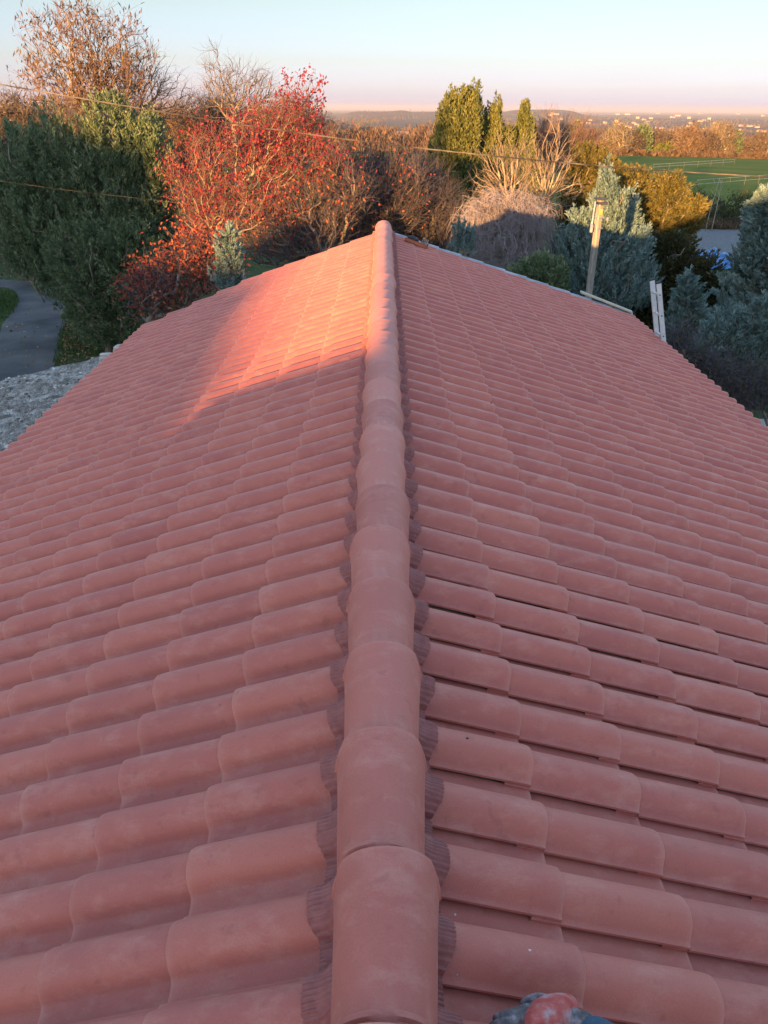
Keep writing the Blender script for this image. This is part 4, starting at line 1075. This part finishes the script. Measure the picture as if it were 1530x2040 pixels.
for q, (px, py) in enumerate(((1413, 420), (1424, 425))):
    pb = at(px, py, 49); zb = gnd(pb.x, 49)
    tr = empty('sapling', (pb.x, 49, zb), ('left' if q == 0 else 'right') + ' one of two thin pale saplings before the dark hedge', 'sapling')
    MB().tube([(pb.x, 49, zb), (pb.x + .05, 49, zb + 1.2), (pb.x + (.25 if q == 0 else .05), 49, zb + 2.9)], [.03, .022, .008], 5).build('stem', M['bark_pale'], tr, smooth=True)
    mb = MB()
    for k in range(6):
        z = zb + 1.2 + .28 * k; s = (-1) ** k
        mb.tube([(pb.x + .08, 49, z), (pb.x + .08 + s * .18, 49.1, z + .32)], [.010, .004], 4)
    mb.build('twigs', M['bark_pale'], tr)
# blue tarpaulin heaped over something in the yard
tp = at(1424, 508, 37.0); nx_, ny_ = 34, 22; V = []
for i in range(nx_):
    for j in range(ny_):
        u, v = i / (nx_ - 1) * 2 - 1, j / (ny_ - 1) * 2 - 1
        x, y = u * .95, v * 1.4
        e_ = max(0, 1 - (abs(u) ** 3)) * max(0, 1 - abs(v) ** 3)
        z = .55 * e_ + .22 * mnoise.noise(Vector((x * 2.2, y * 2.2, 4))) + .09 * mnoise.noise(Vector((x * 7, y * 7, 2)))
        V.append((tp.x + x + .12 * mnoise.noise(Vector((y * 3, 0, 1))), 37.3 + y, max(.03, z) + gnd(tp.x, 37)))
ii, jj = np.meshgrid(np.arange(nx_ - 1), np.arange(ny_ - 1), indexing='ij')
F = np.stack([ii * ny_ + jj, (ii + 1) * ny_ + jj, (ii + 1) * ny_ + jj + 1, ii * ny_ + jj + 1], -1).reshape(-1, 4)
tag(mesh('tarpaulin', V, F, M['tarp']), 'crumpled bright blue tarpaulin heaped in the gravel yard', 'tarpaulin')

# electric fence lines over the field
def fence(name, pxs, label):
    P = []
    for px, py in pxs:
        g = ground_point(px, py); P.append(Vector((g.x, g.y, gnd(g.x, g.y))))
    root = empty(name, P[0], label, 'fence', 'wire fences across the field')
    n = 12
    for w in (.55, .95):
        pts = []
        for i in range(n + 1):
            f = i / n; p = P[0].lerp(P[-1], f); pts.append(Vector((p.x, p.y, gnd(p.x, p.y) + w + .14)))
        MB().tube(pts, .007 * (.5 + P[0].y / 120), 4).build('wire', M['white_plate'], root)
    for i in range(0, n + 1, 2):
        f = i / n; p = P[0].lerp(P[-1], f); z = gnd(p.x, p.y)
        MB().tube([(p.x, p.y, z), (p.x, p.y, z + 1.15)], .012, 5).build('post', M['bark_tan'], root)
fence('wire_fence', ((1300, 343), (1462, 330)), 'farther of two thin white wire fences crossing the green field')
fence('wire_fence', ((1385, 382), (1560, 365)), 'nearer of two thin white wire fences crossing the green field')

# grass and fallen leaves on the left verge of the track
rg = np.random.default_rng(70)
def scatter(cx, cy, n, sx_, sy_):
    return np.stack([rg.normal(cx, sx_, n), rg.normal(cy, sy_, n)], 1)
pa = ground_point(20, 610); pb = ground_point(110, 690); pc = ground_point(10, 690); pd_ = ground_point(30, 540)
road_xy = np.array([cr_interp(road_pts, t)[:2] for t in np.linspace(0, 1, 200)])
def off_road(Q, m=.85):
    d = np.min(np.linalg.norm(Q[:, None] - road_xy[None], axis=2), 1); return Q[d > m]
Q = np.vstack([scatter(pa.x - 1.0, pa.y, 7000, 2.0, 1.2), scatter(pb.x + .2, pb.y, 3500, .8, 1.8), scatter(pd_.x, pd_.y + 1.5, 5000, 4, 1.8)]); Q = off_road(Q)
Z = np.array([gnd(x, y) for x, y in Q]); C = np.column_stack([Q, Z + .06])
V, F = leaves(C, np.tile(np.array([0, 0, 1.]), (len(C), 1)), .16, .02, rg, .35)
tag(mesh('grass', V, F, M['grass'], fattrs={'v': rg.random(len(C))}), 'rough green grass along the gravel track', kind='stuff')
Q = np.vstack([off_road(scatter(pb.x, pb.y, 2600, .7, 1.8), 1.0), scatter(pc.x, pc.y, 120, 1.5, 2.5), off_road(scatter(pc.x - 1, pc.y - .5, 1500, 1.0, 1.6), 1.2)])
Z = np.array([gnd(x, y) for x, y in Q]); C = np.column_stack([Q, Z + .05])
V, F = leaves(C, rnd_unit(len(C), rg) * np.array([1, 1, .1]), .09, .06, rg, .1)
tag(mesh('fallen_leaves', V, F, M['leaf_ground'], fattrs={'v': rg.random(len(C))}), 'brown fallen leaves scattered beside the gravel track', kind='stuff')

# ------------------------------------------------------------------ trees beyond the field
GF = 'trees along the far edge of the field'
far = [  # px, base row, top row, half width, kind, label
    (1145, 330, 248, 26, 'fir', 'pointed olive conifer at the left end of the row beyond the field'),
    (1232, 322, 254, 24, 'pale', 'pale leaning bare-stemmed tree beyond the field, with ivy in its crown'),
    (1258, 318, 275, 18, 'brown', 'small slender brown tree left of the farmhouse'),
    (1277, 312, 264, 15, 'green', 'round green tree just behind the farmhouse'),
    (1312, 318, 272, 22, 'brown', 'thin brown tree right beside the farmhouse'),
    (1345, 320, 268, 26, 'pale', 'bushy pale tan tree in the middle of the far row'),
    (1375, 318, 262, 26, 'orange', 'tall orange-tan tree in the middle of the far row'),
    (1402, 320, 275, 22, 'brown', 'broad brown tree left of the two white trunks'),
    (1424, 318, 256, 20, 'pale', 'tree on a pale leaning trunk, left one of two'),
    (1440, 318, 262, 18, 'pale', 'tree on a straight pale trunk, right one of two'),
    (1455, 316, 272, 16, 'green', 'dark evergreen beyond the field right of the pale trunks'),
    (1482, 318, 282, 24, 'orange', 'low russet bush at the far edge of the field'),
    (1515, 317, 276, 26, 'brown', 'dusky bare tree at the right end of the far row'),
    (1200, 330, 285, 30, 'orange', 'low russet thicket beyond the left end of the field'),
    (1330, 318, 295, 20, 'green', 'small yellow-green shrub at the middle edge of the field'),
]
for i, (px, yb, yt, hw, kd, lab) in enumerate(far):
    Yd = 222 + (i * 37 % 17)
    hgt = yb - yt
    if kd == 'green':
        clump_tree('far_tree', lab, 'tree', Yd, (px, yb), [(px, yt + hgt * .45, hw, hgt * .42)], 80 + i, 'leaf_poplar' if i > 13 else 'leaf_ever', 260, 14, .55, .3, 1.3, .5, group=GF)
    elif kd == 'fir':
        clump_tree('far_tree', lab, 'tree', Yd, (px, yb), [(px, yt + 14, 8, 14), (px, yt + 35, 16, 20), (px, yt + 60, 24, 22)], 80 + i, 'leaf_poplar', 330, 14, .55, .25, 1.3, .7, group=GF)
    else:
        bt = {'pale': ('bark_pale', 'bark_tan'), 'brown': ('bark_tan', 'twig_brown'), 'orange': ('twig_orange', 'twig_orange')}[kd]
        bare_tree('far_tree', lab, 'tree', Yd, (px, yb), [(px, yt + hgt * .38, hw, hgt * .38)], 170, 80 + i, bt[0], bt[1], .07, 7, 1.9, .055, .5, (px + (4 if i % 2 else -2), yb - hgt * .35) if kd == 'pale' else None, group=GF, leaf=('leaf_poplar', 500, .5, .25, 0, .4) if i in (1, 8) else (('leaf_brown', 600, .5, .3, 0, .5)))
low_hedge('hedge', 'low brown scrub along the far edge of the green field', 'hedge', (at(1150, 320, 216).x, 217, 0), (at(1540, 320, 217).x, 218, 0), 1.5, 4, 64, 'leaf_brown', 1400, 12, .7, .35)

def house_mesh(w, d_, h, rh):
    b = [(-w, -d_, 0), (w, -d_, 0), (w, d_, 0), (-w, d_, 0), (-w, -d_, h), (w, -d_, h), (w, d_, h), (-w, d_, h), (-w, 0, h + rh * .95), (w, 0, h + rh * .95)]
    F4 = [(0, 1, 5, 4), (2, 3, 7, 6)]; F5 = [(1, 2, 6, 9, 5), (3, 0, 4, 8, 7)]
    e = .5
    r_ = [(-w - e, -d_ - e, h - e * rh / d_), (w + e, -d_ - e, h - e * rh / d_), (w + e, 0, h + rh), (-w - e, 0, h + rh), (-w - e, d_ + e, h - e * rh / d_), (w + e, d_ + e, h - e * rh / d_)]
    r2 = [(x, y, z + .25) for x, y, z in r_]
    return b, F4, F5, r_ + r2, [(6, 7, 8, 9), (9, 8, 11, 10), (0, 3, 2, 1), (3, 4, 5, 2), (0, 1, 7, 6), (4, 10, 11, 5), (0, 6, 9, 3), (3, 9, 10, 4), (1, 2, 8, 7), (2, 5, 11, 8)]
def make_house(name, label, cat, w, d_, h, rh, wallm, group=None, windows=True):
    root = empty(name, (0, 0, 0), label, cat, group)
    b, F4, F5, r_, RF = house_mesh(w, d_, h, rh)
    mesh('wall', b, [np.array(F4), np.array(F5)], M[wallm], root)
    mesh('roof', r_, np.array(RF), M['house_roof'], root)
    if windows:
        for k in (-.6, -.1, .45):
            MB().box((k * w, -d_ - .02, h * .55), (w * .18, .08, h * .32)).build('window', M['window'], root)
    return root
fh = make_house('farmhouse', 'small ochre farmhouse among the trees beyond the field', 'house', 5.5, 3.6, 3.0, 1.6, 'house_wall_dim')
p = at(1290, 300, 250); fh.location = (p.x, 250, gnd(p.x, 250)); fh.rotation_euler = (0, 0, .5); fh.location.z = at(1290, 306, 250).z

protos = [make_house('village_house', 'x', 'house', 7, 5, 4.2, 2.0, 'house_wall', 'houses of the valley villages', False),
          make_house('village_house', 'x', 'house', 10, 5, 4.5, 2.0, 'house_wall', 'houses of the valley villages', False),
          make_house('village_house', 'x', 'house', 6, 5, 6.5, 2.2, 'house_wall_dim', 'houses of the valley villages', False)]
def copy_tree(o, parent=None):
    c = o.copy(); COL.objects.link(c); c.parent = parent
    for ch in list(o.children): copy_tree(ch, c)
    return c
spots = [(1155, 246), (1172, 246), (1150, 240), (1176, 240), (1205, 246), (1235, 249), (1248, 252), (1255, 255), (1268, 249), (1274, 253), (1280, 255), (1290, 250), (1298, 260), (1288, 266), (1302, 265), (1308, 256), (1316, 257), (1290, 243), (1297, 236), (1283, 239), (1270, 236), (1320, 262),
         (1355, 256), (1370, 262), (1376, 258), (1383, 262), (1390, 260), (1398, 263), (1404, 258), (1372, 252), (1376, 246), (1395, 242), (1402, 240), (1412, 238), (1424, 246), (1432, 259), (1440, 262), (1437, 266), (1372, 236), (1477, 251), (1493, 252), (1508, 254), (1513, 262), (1520, 264), (1472, 260), (1340, 234), (1350, 231), (1230, 228), (1250, 228), (1310, 226), (1395, 226), (1470, 227), (1520, 231), (1100, 228), (1108, 229), (1096, 231), (1118, 238), (1330, 268), (1345, 264), (1415, 266), (1262, 246), (1228, 243)]
lab0 = {0: 'small cream house of the valley village scattered beyond the far trees', 1: 'long cream house of the valley village scattered beyond the far trees', 2: 'tall ochre house of the valley village scattered beyond the far trees'}
used = set()
rr = random.Random(5)
for i, (px, py) in enumerate(spots):
    g = ground_point(px, py + 1)
    if g is None: continue
    k = rr.choice((0, 0, 1, 2))
    o = protos[k] if k not in used else copy_tree(protos[k]); used.add(k)
    o['label'] = lab0[k]; o['group'] = ('small cream', 'long cream', 'tall ochre')[k] + ' village houses'
    s = .85 if g.y < 2600 else .85 + (g.y - 2600) / 3500
    o.location = (g.x, g.y, gnd(g.x, g.y) + .3); o.rotation_euler = (0, 0, rr.uniform(-.7, .7)); o.scale = (s, s, s)
for px, py, lab, w in ((672, 217, 'large pink farmhouse on the left hilltop', 12), (690, 218, 'yellow barn on the left hilltop beside the pink farmhouse', 9), (800, 228, 'long pale building in the wooded valley behind the ridge end', 22)):
    o = make_house('hill_house', lab, 'house', w, 6, 6, 2.5, 'house_wall' if w != 12 else 'house_wall_dim')
    g = ground_point(px, py + 2)
    if g is None: g = Vector((at(px, py, 1300).x, 1300, 0))
    if g.y > 3500: g = Vector((at(px, py, 1350).x, 1350, 0))
    o.location = (g.x, g.y, gnd(g.x, g.y)); 

# far-off woods that read as one mass
def woods(name, label, boxes, n, seed, mat, h=7, per=16, fl=.34, fw=.13):
    rg = np.random.default_rng(seed); Cs = []; Hs = []
    while len(Cs) < n:
        bx = boxes[rg.integers(len(boxes))]
        az = R(rg.uniform(bx[0], bx[1])); d = math.exp(rg.uniform(math.log(bx[2]), math.log(bx[3])))
        x, y = math.sin(az) * d, math.cos(az) * d
        if mnoise.noise(Vector((x / 170, y / 260, 5))) < bx[4]: continue
        Cs.append((x, y, gnd(x, y))); Hs.append(h * rg.uniform(.6, 1.3) * (1 + d / 9000))
    C = np.array(Cs); H = np.array(Hs)
    t = rg.random((n, per)); a = rg.random((n, per)) * 2 * math.pi; w = .34 * H[:, None] * np.sqrt(rg.random((n, per))) * np.sin(np.pi * np.clip(t * .8 + .15, 0, 1))
    P = np.stack([C[:, 0:1] + w * np.cos(a), C[:, 1:2] + w * np.sin(a), C[:, 2:3] + H[:, None] * (.15 + .75 * t)], -1).reshape(-1, 3)
    D = np.stack([.5 * np.cos(a), .5 * np.sin(a), np.ones_like(a)], -1).reshape(-1, 3)
    hh = np.repeat(H, per)
    l = hh[:, None] * fl * (.6 + .8 * rg.random((len(P), 1))) / 2; wd = hh[:, None] * fw / 2
    s = np.cross(D, rg.normal(size=D.shape)); s /= np.linalg.norm(s, axis=1, keepdims=True); D /= np.linalg.norm(D, axis=1, keepdims=True)
    V = np.stack([P - D * l, P + s * wd, P + D * l, P - s * wd], 1).reshape(-1, 3)
    v = np.clip(np.repeat(.5 + .22 * rg.normal(size=n), per) + .1 * rg.normal(size=len(P)), 0, 1)
    o = mesh(name, V, np.arange(len(P) * 4).reshape(-1, 4), M[mat], fattrs={'v': v}); tag(o, label, 'woods', kind='stuff')
M['leaf_wood'] = mat_leaf('wood_brown', [(0, (.08, .05, .035)), (.5, (.15, .095, .065)), (.9, (.23, .15, .095)), (1, (.24, .19, .10))], .9, .2)
M['leaf_wood2'] = mat_leaf('wood_green', [(0, (.035, .045, .022)), (.5, (.07, .085, .035)), (1, (.13, .14, .05))], .9, .1)
woods('woods', 'brown leafless woods filling the valley behind the garden', [(-14, 14, 240, 620, -.5), (-14, 10, 480, 1300, -.25), (-30, -12, 200, 1200, -.3)], 7000, 90, 'leaf_wood', 7.0, 34, .20, .05)
woods('woods', 'hazy brown woods on the far plain and hills', [(-30, 32, 900, 2500, -.05), (-30, 32, 2000, 5500, 0)], 5500, 91, 'leaf_wood', 9)
woods('woods', 'scattered dark green copses across the far plain', [(-30, 32, 500, 4500, .2)], 1000, 92, 'leaf_wood2', 9)

# ------------------------------------------------------------------ shade casters added out of view to keep the low sun off
u2 = Vector((-math.cos(R(SUN_BACK)), -math.sin(R(SUN_BACK)))); q2 = Vector((-math.sin(R(SUN_BACK)), math.cos(R(SUN_BACK))))
TE = math.tan(R(SUN_EL))
def west(q, r_): return (u2.x * r_ + q2.x * q, u2.y * r_ + q2.y * q)
# shadow height (relative to the eye, at r = -3) wanted along q
QH = [(-60, -.2), (.5, -.95), (1.8, -1.45), (3.3, -1.98), (4.3, -1.80), (6.3, -1.66), (8.4, -1.85), (9.5, -2.05), (14.3, -2.0), (15, .1), (16.9, .3), (17.4, 1.5), (21, 1.5), (22, .3), (27, .5), (30.2, .8), (30.8, 2.2), (33, 2.2), (34, 1), (60, 1), (120, 1)]
RW = 62
def wood_h(q): return CZ + float(np.interp(q, [a_[0] for a_ in QH], [a_[1] for a_ in QH])) + (RW + 4) * TE  # top of the added tree mass, shaped to cast these shadows
V = []; qs = np.arange(-60, 120, .5)
for q in qs:
    hz = wood_h(q) + .12 * mnoise.noise(Vector((q * .9, 0, 0))) + .08 * mnoise.noise(Vector((q * 3.1, 4, 0)))
    for r_, f in ((RW - 2.5, -.05), (RW - 2.2, .8), (RW - 1, .97), (RW + .5, 1), (RW + 1.5, .96), (RW + 3, .7), (RW + 3.4, -.05)):
        x, y = west(q, r_); V.append((x + .4 * mnoise.noise(Vector((q, r_, 1))), y, hz * f))
n = 7; ii, jj = np.meshgrid(np.arange(len(qs) - 1), np.arange(n - 1), indexing='ij')
F = np.stack([ii * n + jj, ii * n + jj + 1, (ii + 1) * n + jj + 1, (ii + 1) * n + jj], -1).reshape(-1, 4)
tag(mesh('shade_treeline', V, F, mat_simple('shade_band_mass', [(.3, (.04, .035, .025)), (.7, (.09, .075, .05))], 1.5, .95, .8, 3), smooth=False), 'unseen band of trees added west of the house, its top shaped to cast shade', 'shade_treeline', kind='stuff')
# unseen barn added so that its gable shades the near part of the roof
bx, by = west(-2.5, 18)
barn = empty('shade_barn', (bx, by, 0), 'unseen barn added west of the house to shade the near roof', 'barn')
hw = 6.0; eh = CZ - 2.10 + 19.5 * TE; ap = eh + .38 * hw
def bw(q, r_, z): x, y = west(q - 2.5, r_); return (x, y, z)
P = [];
for r_ in (15, 24): P += [bw(-hw, r_, -.1), bw(hw, r_, -.1), bw(hw, r_, eh), bw(0, r_, ap), bw(-hw, r_, eh)]
mesh('wall', P, [np.array([(0, 1, 2, 3, 4), (9, 8, 7, 6, 5)]), np.array([(0, 5, 6, 1), (4, 9, 5, 0), (1, 6, 7, 2)])], M['stone'], barn)
P = []
for r_ in (15, 24.3): P += [bw(-hw - .3, r_, eh - .1), bw(0, r_, ap + .04), bw(hw + .1, r_, eh), bw(hw + .1, r_, eh + .12), bw(0, r_, ap + .16), bw(-hw - .3, r_, eh + .02)]
mesh('roof', P, np.array([(0, 1, 7, 6), (1, 2, 8, 7), (2, 3, 9, 8), (3, 4, 10, 9), (4, 5, 11, 10), (5, 0, 6, 11), (0, 5, 4, 1), (1, 4, 3, 2), (6, 7, 10, 11), (7, 8, 9, 10)]), M['house_roof'], barn)
# ------------------------------------------------------------------ the roofer whose gloved hand rests on the tiles
def onplane(px, py, off):
    d = CR @ Vector(((px - 765) / 1533.0, -(py - 1020) / 1533.0, -1.0))
    # plane z = RZ + off - TR_ * x
    t = (RZ + off - CZ) / (d.z + TR_ * d.x)
    return Vector((0, 0, CZ)) + d * t
def skin_mesh(name, chains, mat, parent, sub=2):
    """chains: lists of (point, radius); chains starting at an existing point join it; first point of all is the root"""
    P, Rr, E = [], [], []
    def idx(p, r_):
        for i, q in enumerate(P):
            if (q - p).length < 1e-5: return i
        P.append(Vector(p)); Rr.append(r_); return len(P) - 1
    for ch in chains:
        prev = None
        for p, r_ in ch:
            i = idx(Vector(p), r_)
            if prev is not None: E.append((prev, i))
            prev = i
    me = bpy.data.meshes.new(name); me.from_pydata([tuple(p) for p in P], E, [])
    o = bpy.data.objects.new(name, me); COL.objects.link(o)
    m = o.modifiers.new('skin', 'SKIN'); m.use_smooth_shade = True; m.branch_smoothing = .6
    for i, r_ in enumerate(Rr):
        rr_ = r_ if hasattr(r_, '__len__') else (r_, r_)
        me.skin_vertices[0].data[i].radius = rr_
        me.skin_vertices[0].data[i].use_root = (i == 0)
    s_ = o.modifiers.new('sub', 'SUBSURF'); s_.levels = sub; s_.render_levels = sub
    dg = bpy.context.evaluated_depsgraph_get()
    nm = bpy.data.meshes.new_from_object(o.evaluated_get(dg))
    o.modifiers.clear(); o.data = nm; bpy.data.meshes.remove(me)
    nm.name = name; nm.materials.clear(); nm.materials.append(mat)
    if parent is not None:
        loc = parent.location
        nm.transform(Matrix.Translation(-Vector(loc))); o.parent = parent
    return o
surf = lambda x: RZ + .07 - TR_ * x
wrist = onplane(1162, 2044, .135); elbow = Vector((.60, .56, CZ - 1.36)); shoulder = Vector((.58, .26, CZ - 1.06))
person = empty('person', (.72, .12, surf(.72)), 'kneeling worker in blue, a red and grey glove resting on the lowest right tiles', 'person')
hip = Vector((.74, .02, surf(.74) + .24)); chest = Vector((.70, .14, CZ - 1.16)); neck = Vector((.69, .20, CZ - .98)); head = Vector((.68, .22, CZ - .84))
sh2 = Vector((.86, .16, CZ - 1.08)); el2 = Vector((.98, .34, CZ - 1.34)); wr2 = Vector((.86, .50, surf(.86) + .16))
knees = [Vector((.66, .42, surf(.66) + .07)), Vector((.92, .36, surf(.92) + .07))]
feet = [Vector((.66, -.02, surf(.66) + .05)), Vector((.90, -.06, surf(.90) + .05))]
hips = [hip + Vector((-.09, .02, 0)), hip + Vector((.09, 0, -.02))]
pc = onplane(1100, 2018, .125)
body = [[(hip, .12), ((hip + chest) / 2, .12), (chest, .13), (neck, .05), (head - Vector((0, -.02, .065)), .058), (head, (.080, .090)), (head + Vector((0, -.005, .06)), (.082, .094)), (head + Vector((0, -.01, .115)), .055)]]
body += [[(chest, .13), (shoulder, .06), (elbow, .042), (wrist, .028)], [(chest, .13), (sh2, .06), (el2, .042), (wr2, .028), (wr2 + Vector((-.02, .09, -.05)), (.035, .018))]]
for h_, k_, f_ in zip(hips, knees, feet): body.append([(hip, .12), (h_, .09), (k_, .055), (f_, .035), (f_ + Vector((0, -.02, -.01)), .03)])
skin_mesh('body', body, M['skin'], person, 2)
# sweater, trousers, vest, hair
jac = [[(hip + Vector((0, -.01, -.05)), .14), (hip + Vector((0, 0, .04)), .14), ((hip + chest) / 2, .14), (chest, .15), (neck - Vector((0, .01, .03)), .075)],
       [(chest, .15), (shoulder, .075), ((shoulder + elbow) / 2, .062), (elbow, .055), ((elbow + wrist) / 2, .047), (wrist.lerp(elbow, .02), .034)], [(chest, .15), (sh2, .075), (el2, .055), (wr2, .036)]]
skin_mesh('sweater', jac, M['sleeve'], person, 2)
tr_ = []
for h_, k_, f_ in zip(hips, knees, feet): tr_.append([(hip, .13), (h_, .10), (k_, .066), (f_, .048)])
skin_mesh('trousers', tr_, M['trousers'], person, 2)
skin_mesh('hair', [[(head + Vector((0, -.045, -.03)), (.075, .05)), (head + Vector((0, -.035, .04)), (.090, .080)), (head + Vector((0, -.018, .10)), (.086, .090)), (head + Vector((0, -.012, .135)), .06)]], M['hair'], person, 2)
for sx_ in (-.03, .03): MB().tube([head + Vector((sx_, .078, .01)), head + Vector((sx_, .084, .01))], .011, 8).build('eye', M['black'], person)
MB().tube([head + Vector((0, .07, .0)), head + Vector((0, .105, -.02)), head + Vector((0, .08, -.035))], [.008, .014, .008], 8).build('nose', M['skin'], person, smooth=True)
MB().tube([head + Vector((-.025, .078, -.055)), head + Vector((0, .088, -.055)), head + Vector((.025, .078, -.055))], .005, 6).build('mouth', M['glove_red'], person, smooth=True)
for sx_ in (-1, 1): MB().box(head + Vector((sx_ * .078, 0, .0)), (.014, .035, .055), None, .006).build('ear', M['skin'], person)
# yellow piping at the cuff
cd = (elbow - wrist).normalized(); cq = cd.to_track_quat('Z', 'Y').to_matrix()
cpos = wrist.lerp(elbow, .30)
ringp = [cpos + cq @ Vector((.0475 * math.cos(a), .0475 * math.sin(a), 0)) for a in [2 * math.pi * k / 20 for k in range(21)]]
MB().tube(ringp, .004, 6).build('cuff_piping', M['hivis'], person, smooth=True)
# glove: grey knitted fingers
tips = [((1058, 2008, .125), (1022, 2020, .125), (1000, 2024, .112), (984, 2031, .085)),
        ((1056, 2022, .125), (1016, 2034, .122), (992, 2040, .105), (976, 2047, .078)),
        ((1060, 2037, .118), (1022, 2050, .112), (998, 2056, .095), (984, 2062, .070)),
        ((1068, 2052, .108), (1036, 2066, .100), (1016, 2072, .085), (1004, 2077, .065))]
gl = [[(pc, (.034, .020)), (wrist, .031), (wrist.lerp(elbow, .06), .033)]]
for t_ in tips:
    pts = [onplane(*k) for k in t_]
    gl.append([(pc, (.034, .020)), (pts[0], .0125), (pts[1], .0112), (pts[2], .0102), (pts[3], .0085)])
th_ = [onplane(1092, 1994, .110), onplane(1068, 1990, .112), onplane(1050, 1996, .100), onplane(1038, 2003, .082)]
gl.append([(pc, (.034, .020)), (th_[0], .016), (th_[1], .013), (th_[2], .0118), (th_[3], .010)])
glove = skin_mesh('glove', gl, M['glove_grey'], person, 2)
# red rubberised back of the glove, a shell over the hand
nrm = Vector((math.sin(math.atan(TR_)), 0, math.cos(math.atan(TR_)))).normalized()
pn = 12; V = []
edge = [(1046, 2006), (1076, 1982), (1110, 1976), (1144, 1980), (1156, 2006), (1154, 2044), (1120, 2058), (1086, 2060), (1056, 2054), (1038, 2032)]
c0 = onplane(1098, 2016, .158)
for f in (0, .35, .7, .9, 1.0):
    for (a, b_) in edge:
        p = onplane(a, b_, .118) ; q = c0.lerp(p, f); hgt = .168 - .042 * f ** 3.5
        q = onplane(765 + (q.x / ((q - Vector((0, 0, CZ))).dot(CR @ Vector((0, 0, -1))))) * 1533 if False else 1098 + (a - 1098) * f, 2016 + (b_ - 2016) * f, hgt + .004 * mnoise.noise(Vector((a * .1, b_ * .1, f * 3))))
        V.append(q)
n = len(edge); F = []
for i in range(1, 4):
    for k in range(n): F.append((i * n + k, i * n + (k + 1) % n, (i + 1) * n + (k + 1) % n, (i + 1) * n + k))
F3 = [(0, n + (k + 1) % n, n + k) for k in range(n)]
o = mesh('glove_back', [tuple(v) for v in V], [np.array(F), np.array(F3)], M['glove_red'], person, smooth=True)
sb = o.modifiers.new('sub', 'SUBSURF'); sb.levels = 2; sb.render_levels = 2

# ------------------------------------------------------------------ haze
hz = MB().box((0, 14000, -10), (40000, 44000, 150)).build('haze', bpy.data.materials.new('air'))
hm = hz.data.materials[0]; hm.use_nodes = True; N = hm.node_tree.nodes; L = hm.node_tree.links
for n_ in list(N): N.remove(n_)
out = N.new('ShaderNodeOutputMaterial'); pv = N.new('ShaderNodeVolumePrincipled')
pv.inputs['Color'].default_value = (.60, .60, .68, 1); pv.inputs['Density'].default_value = 7e-5; pv.inputs['Anisotropy'].default_value = 0.0
L.new(pv.outputs[0], out.inputs['Volume'])
tag(hz, 'thin evening haze over the valley', kind='stuff')
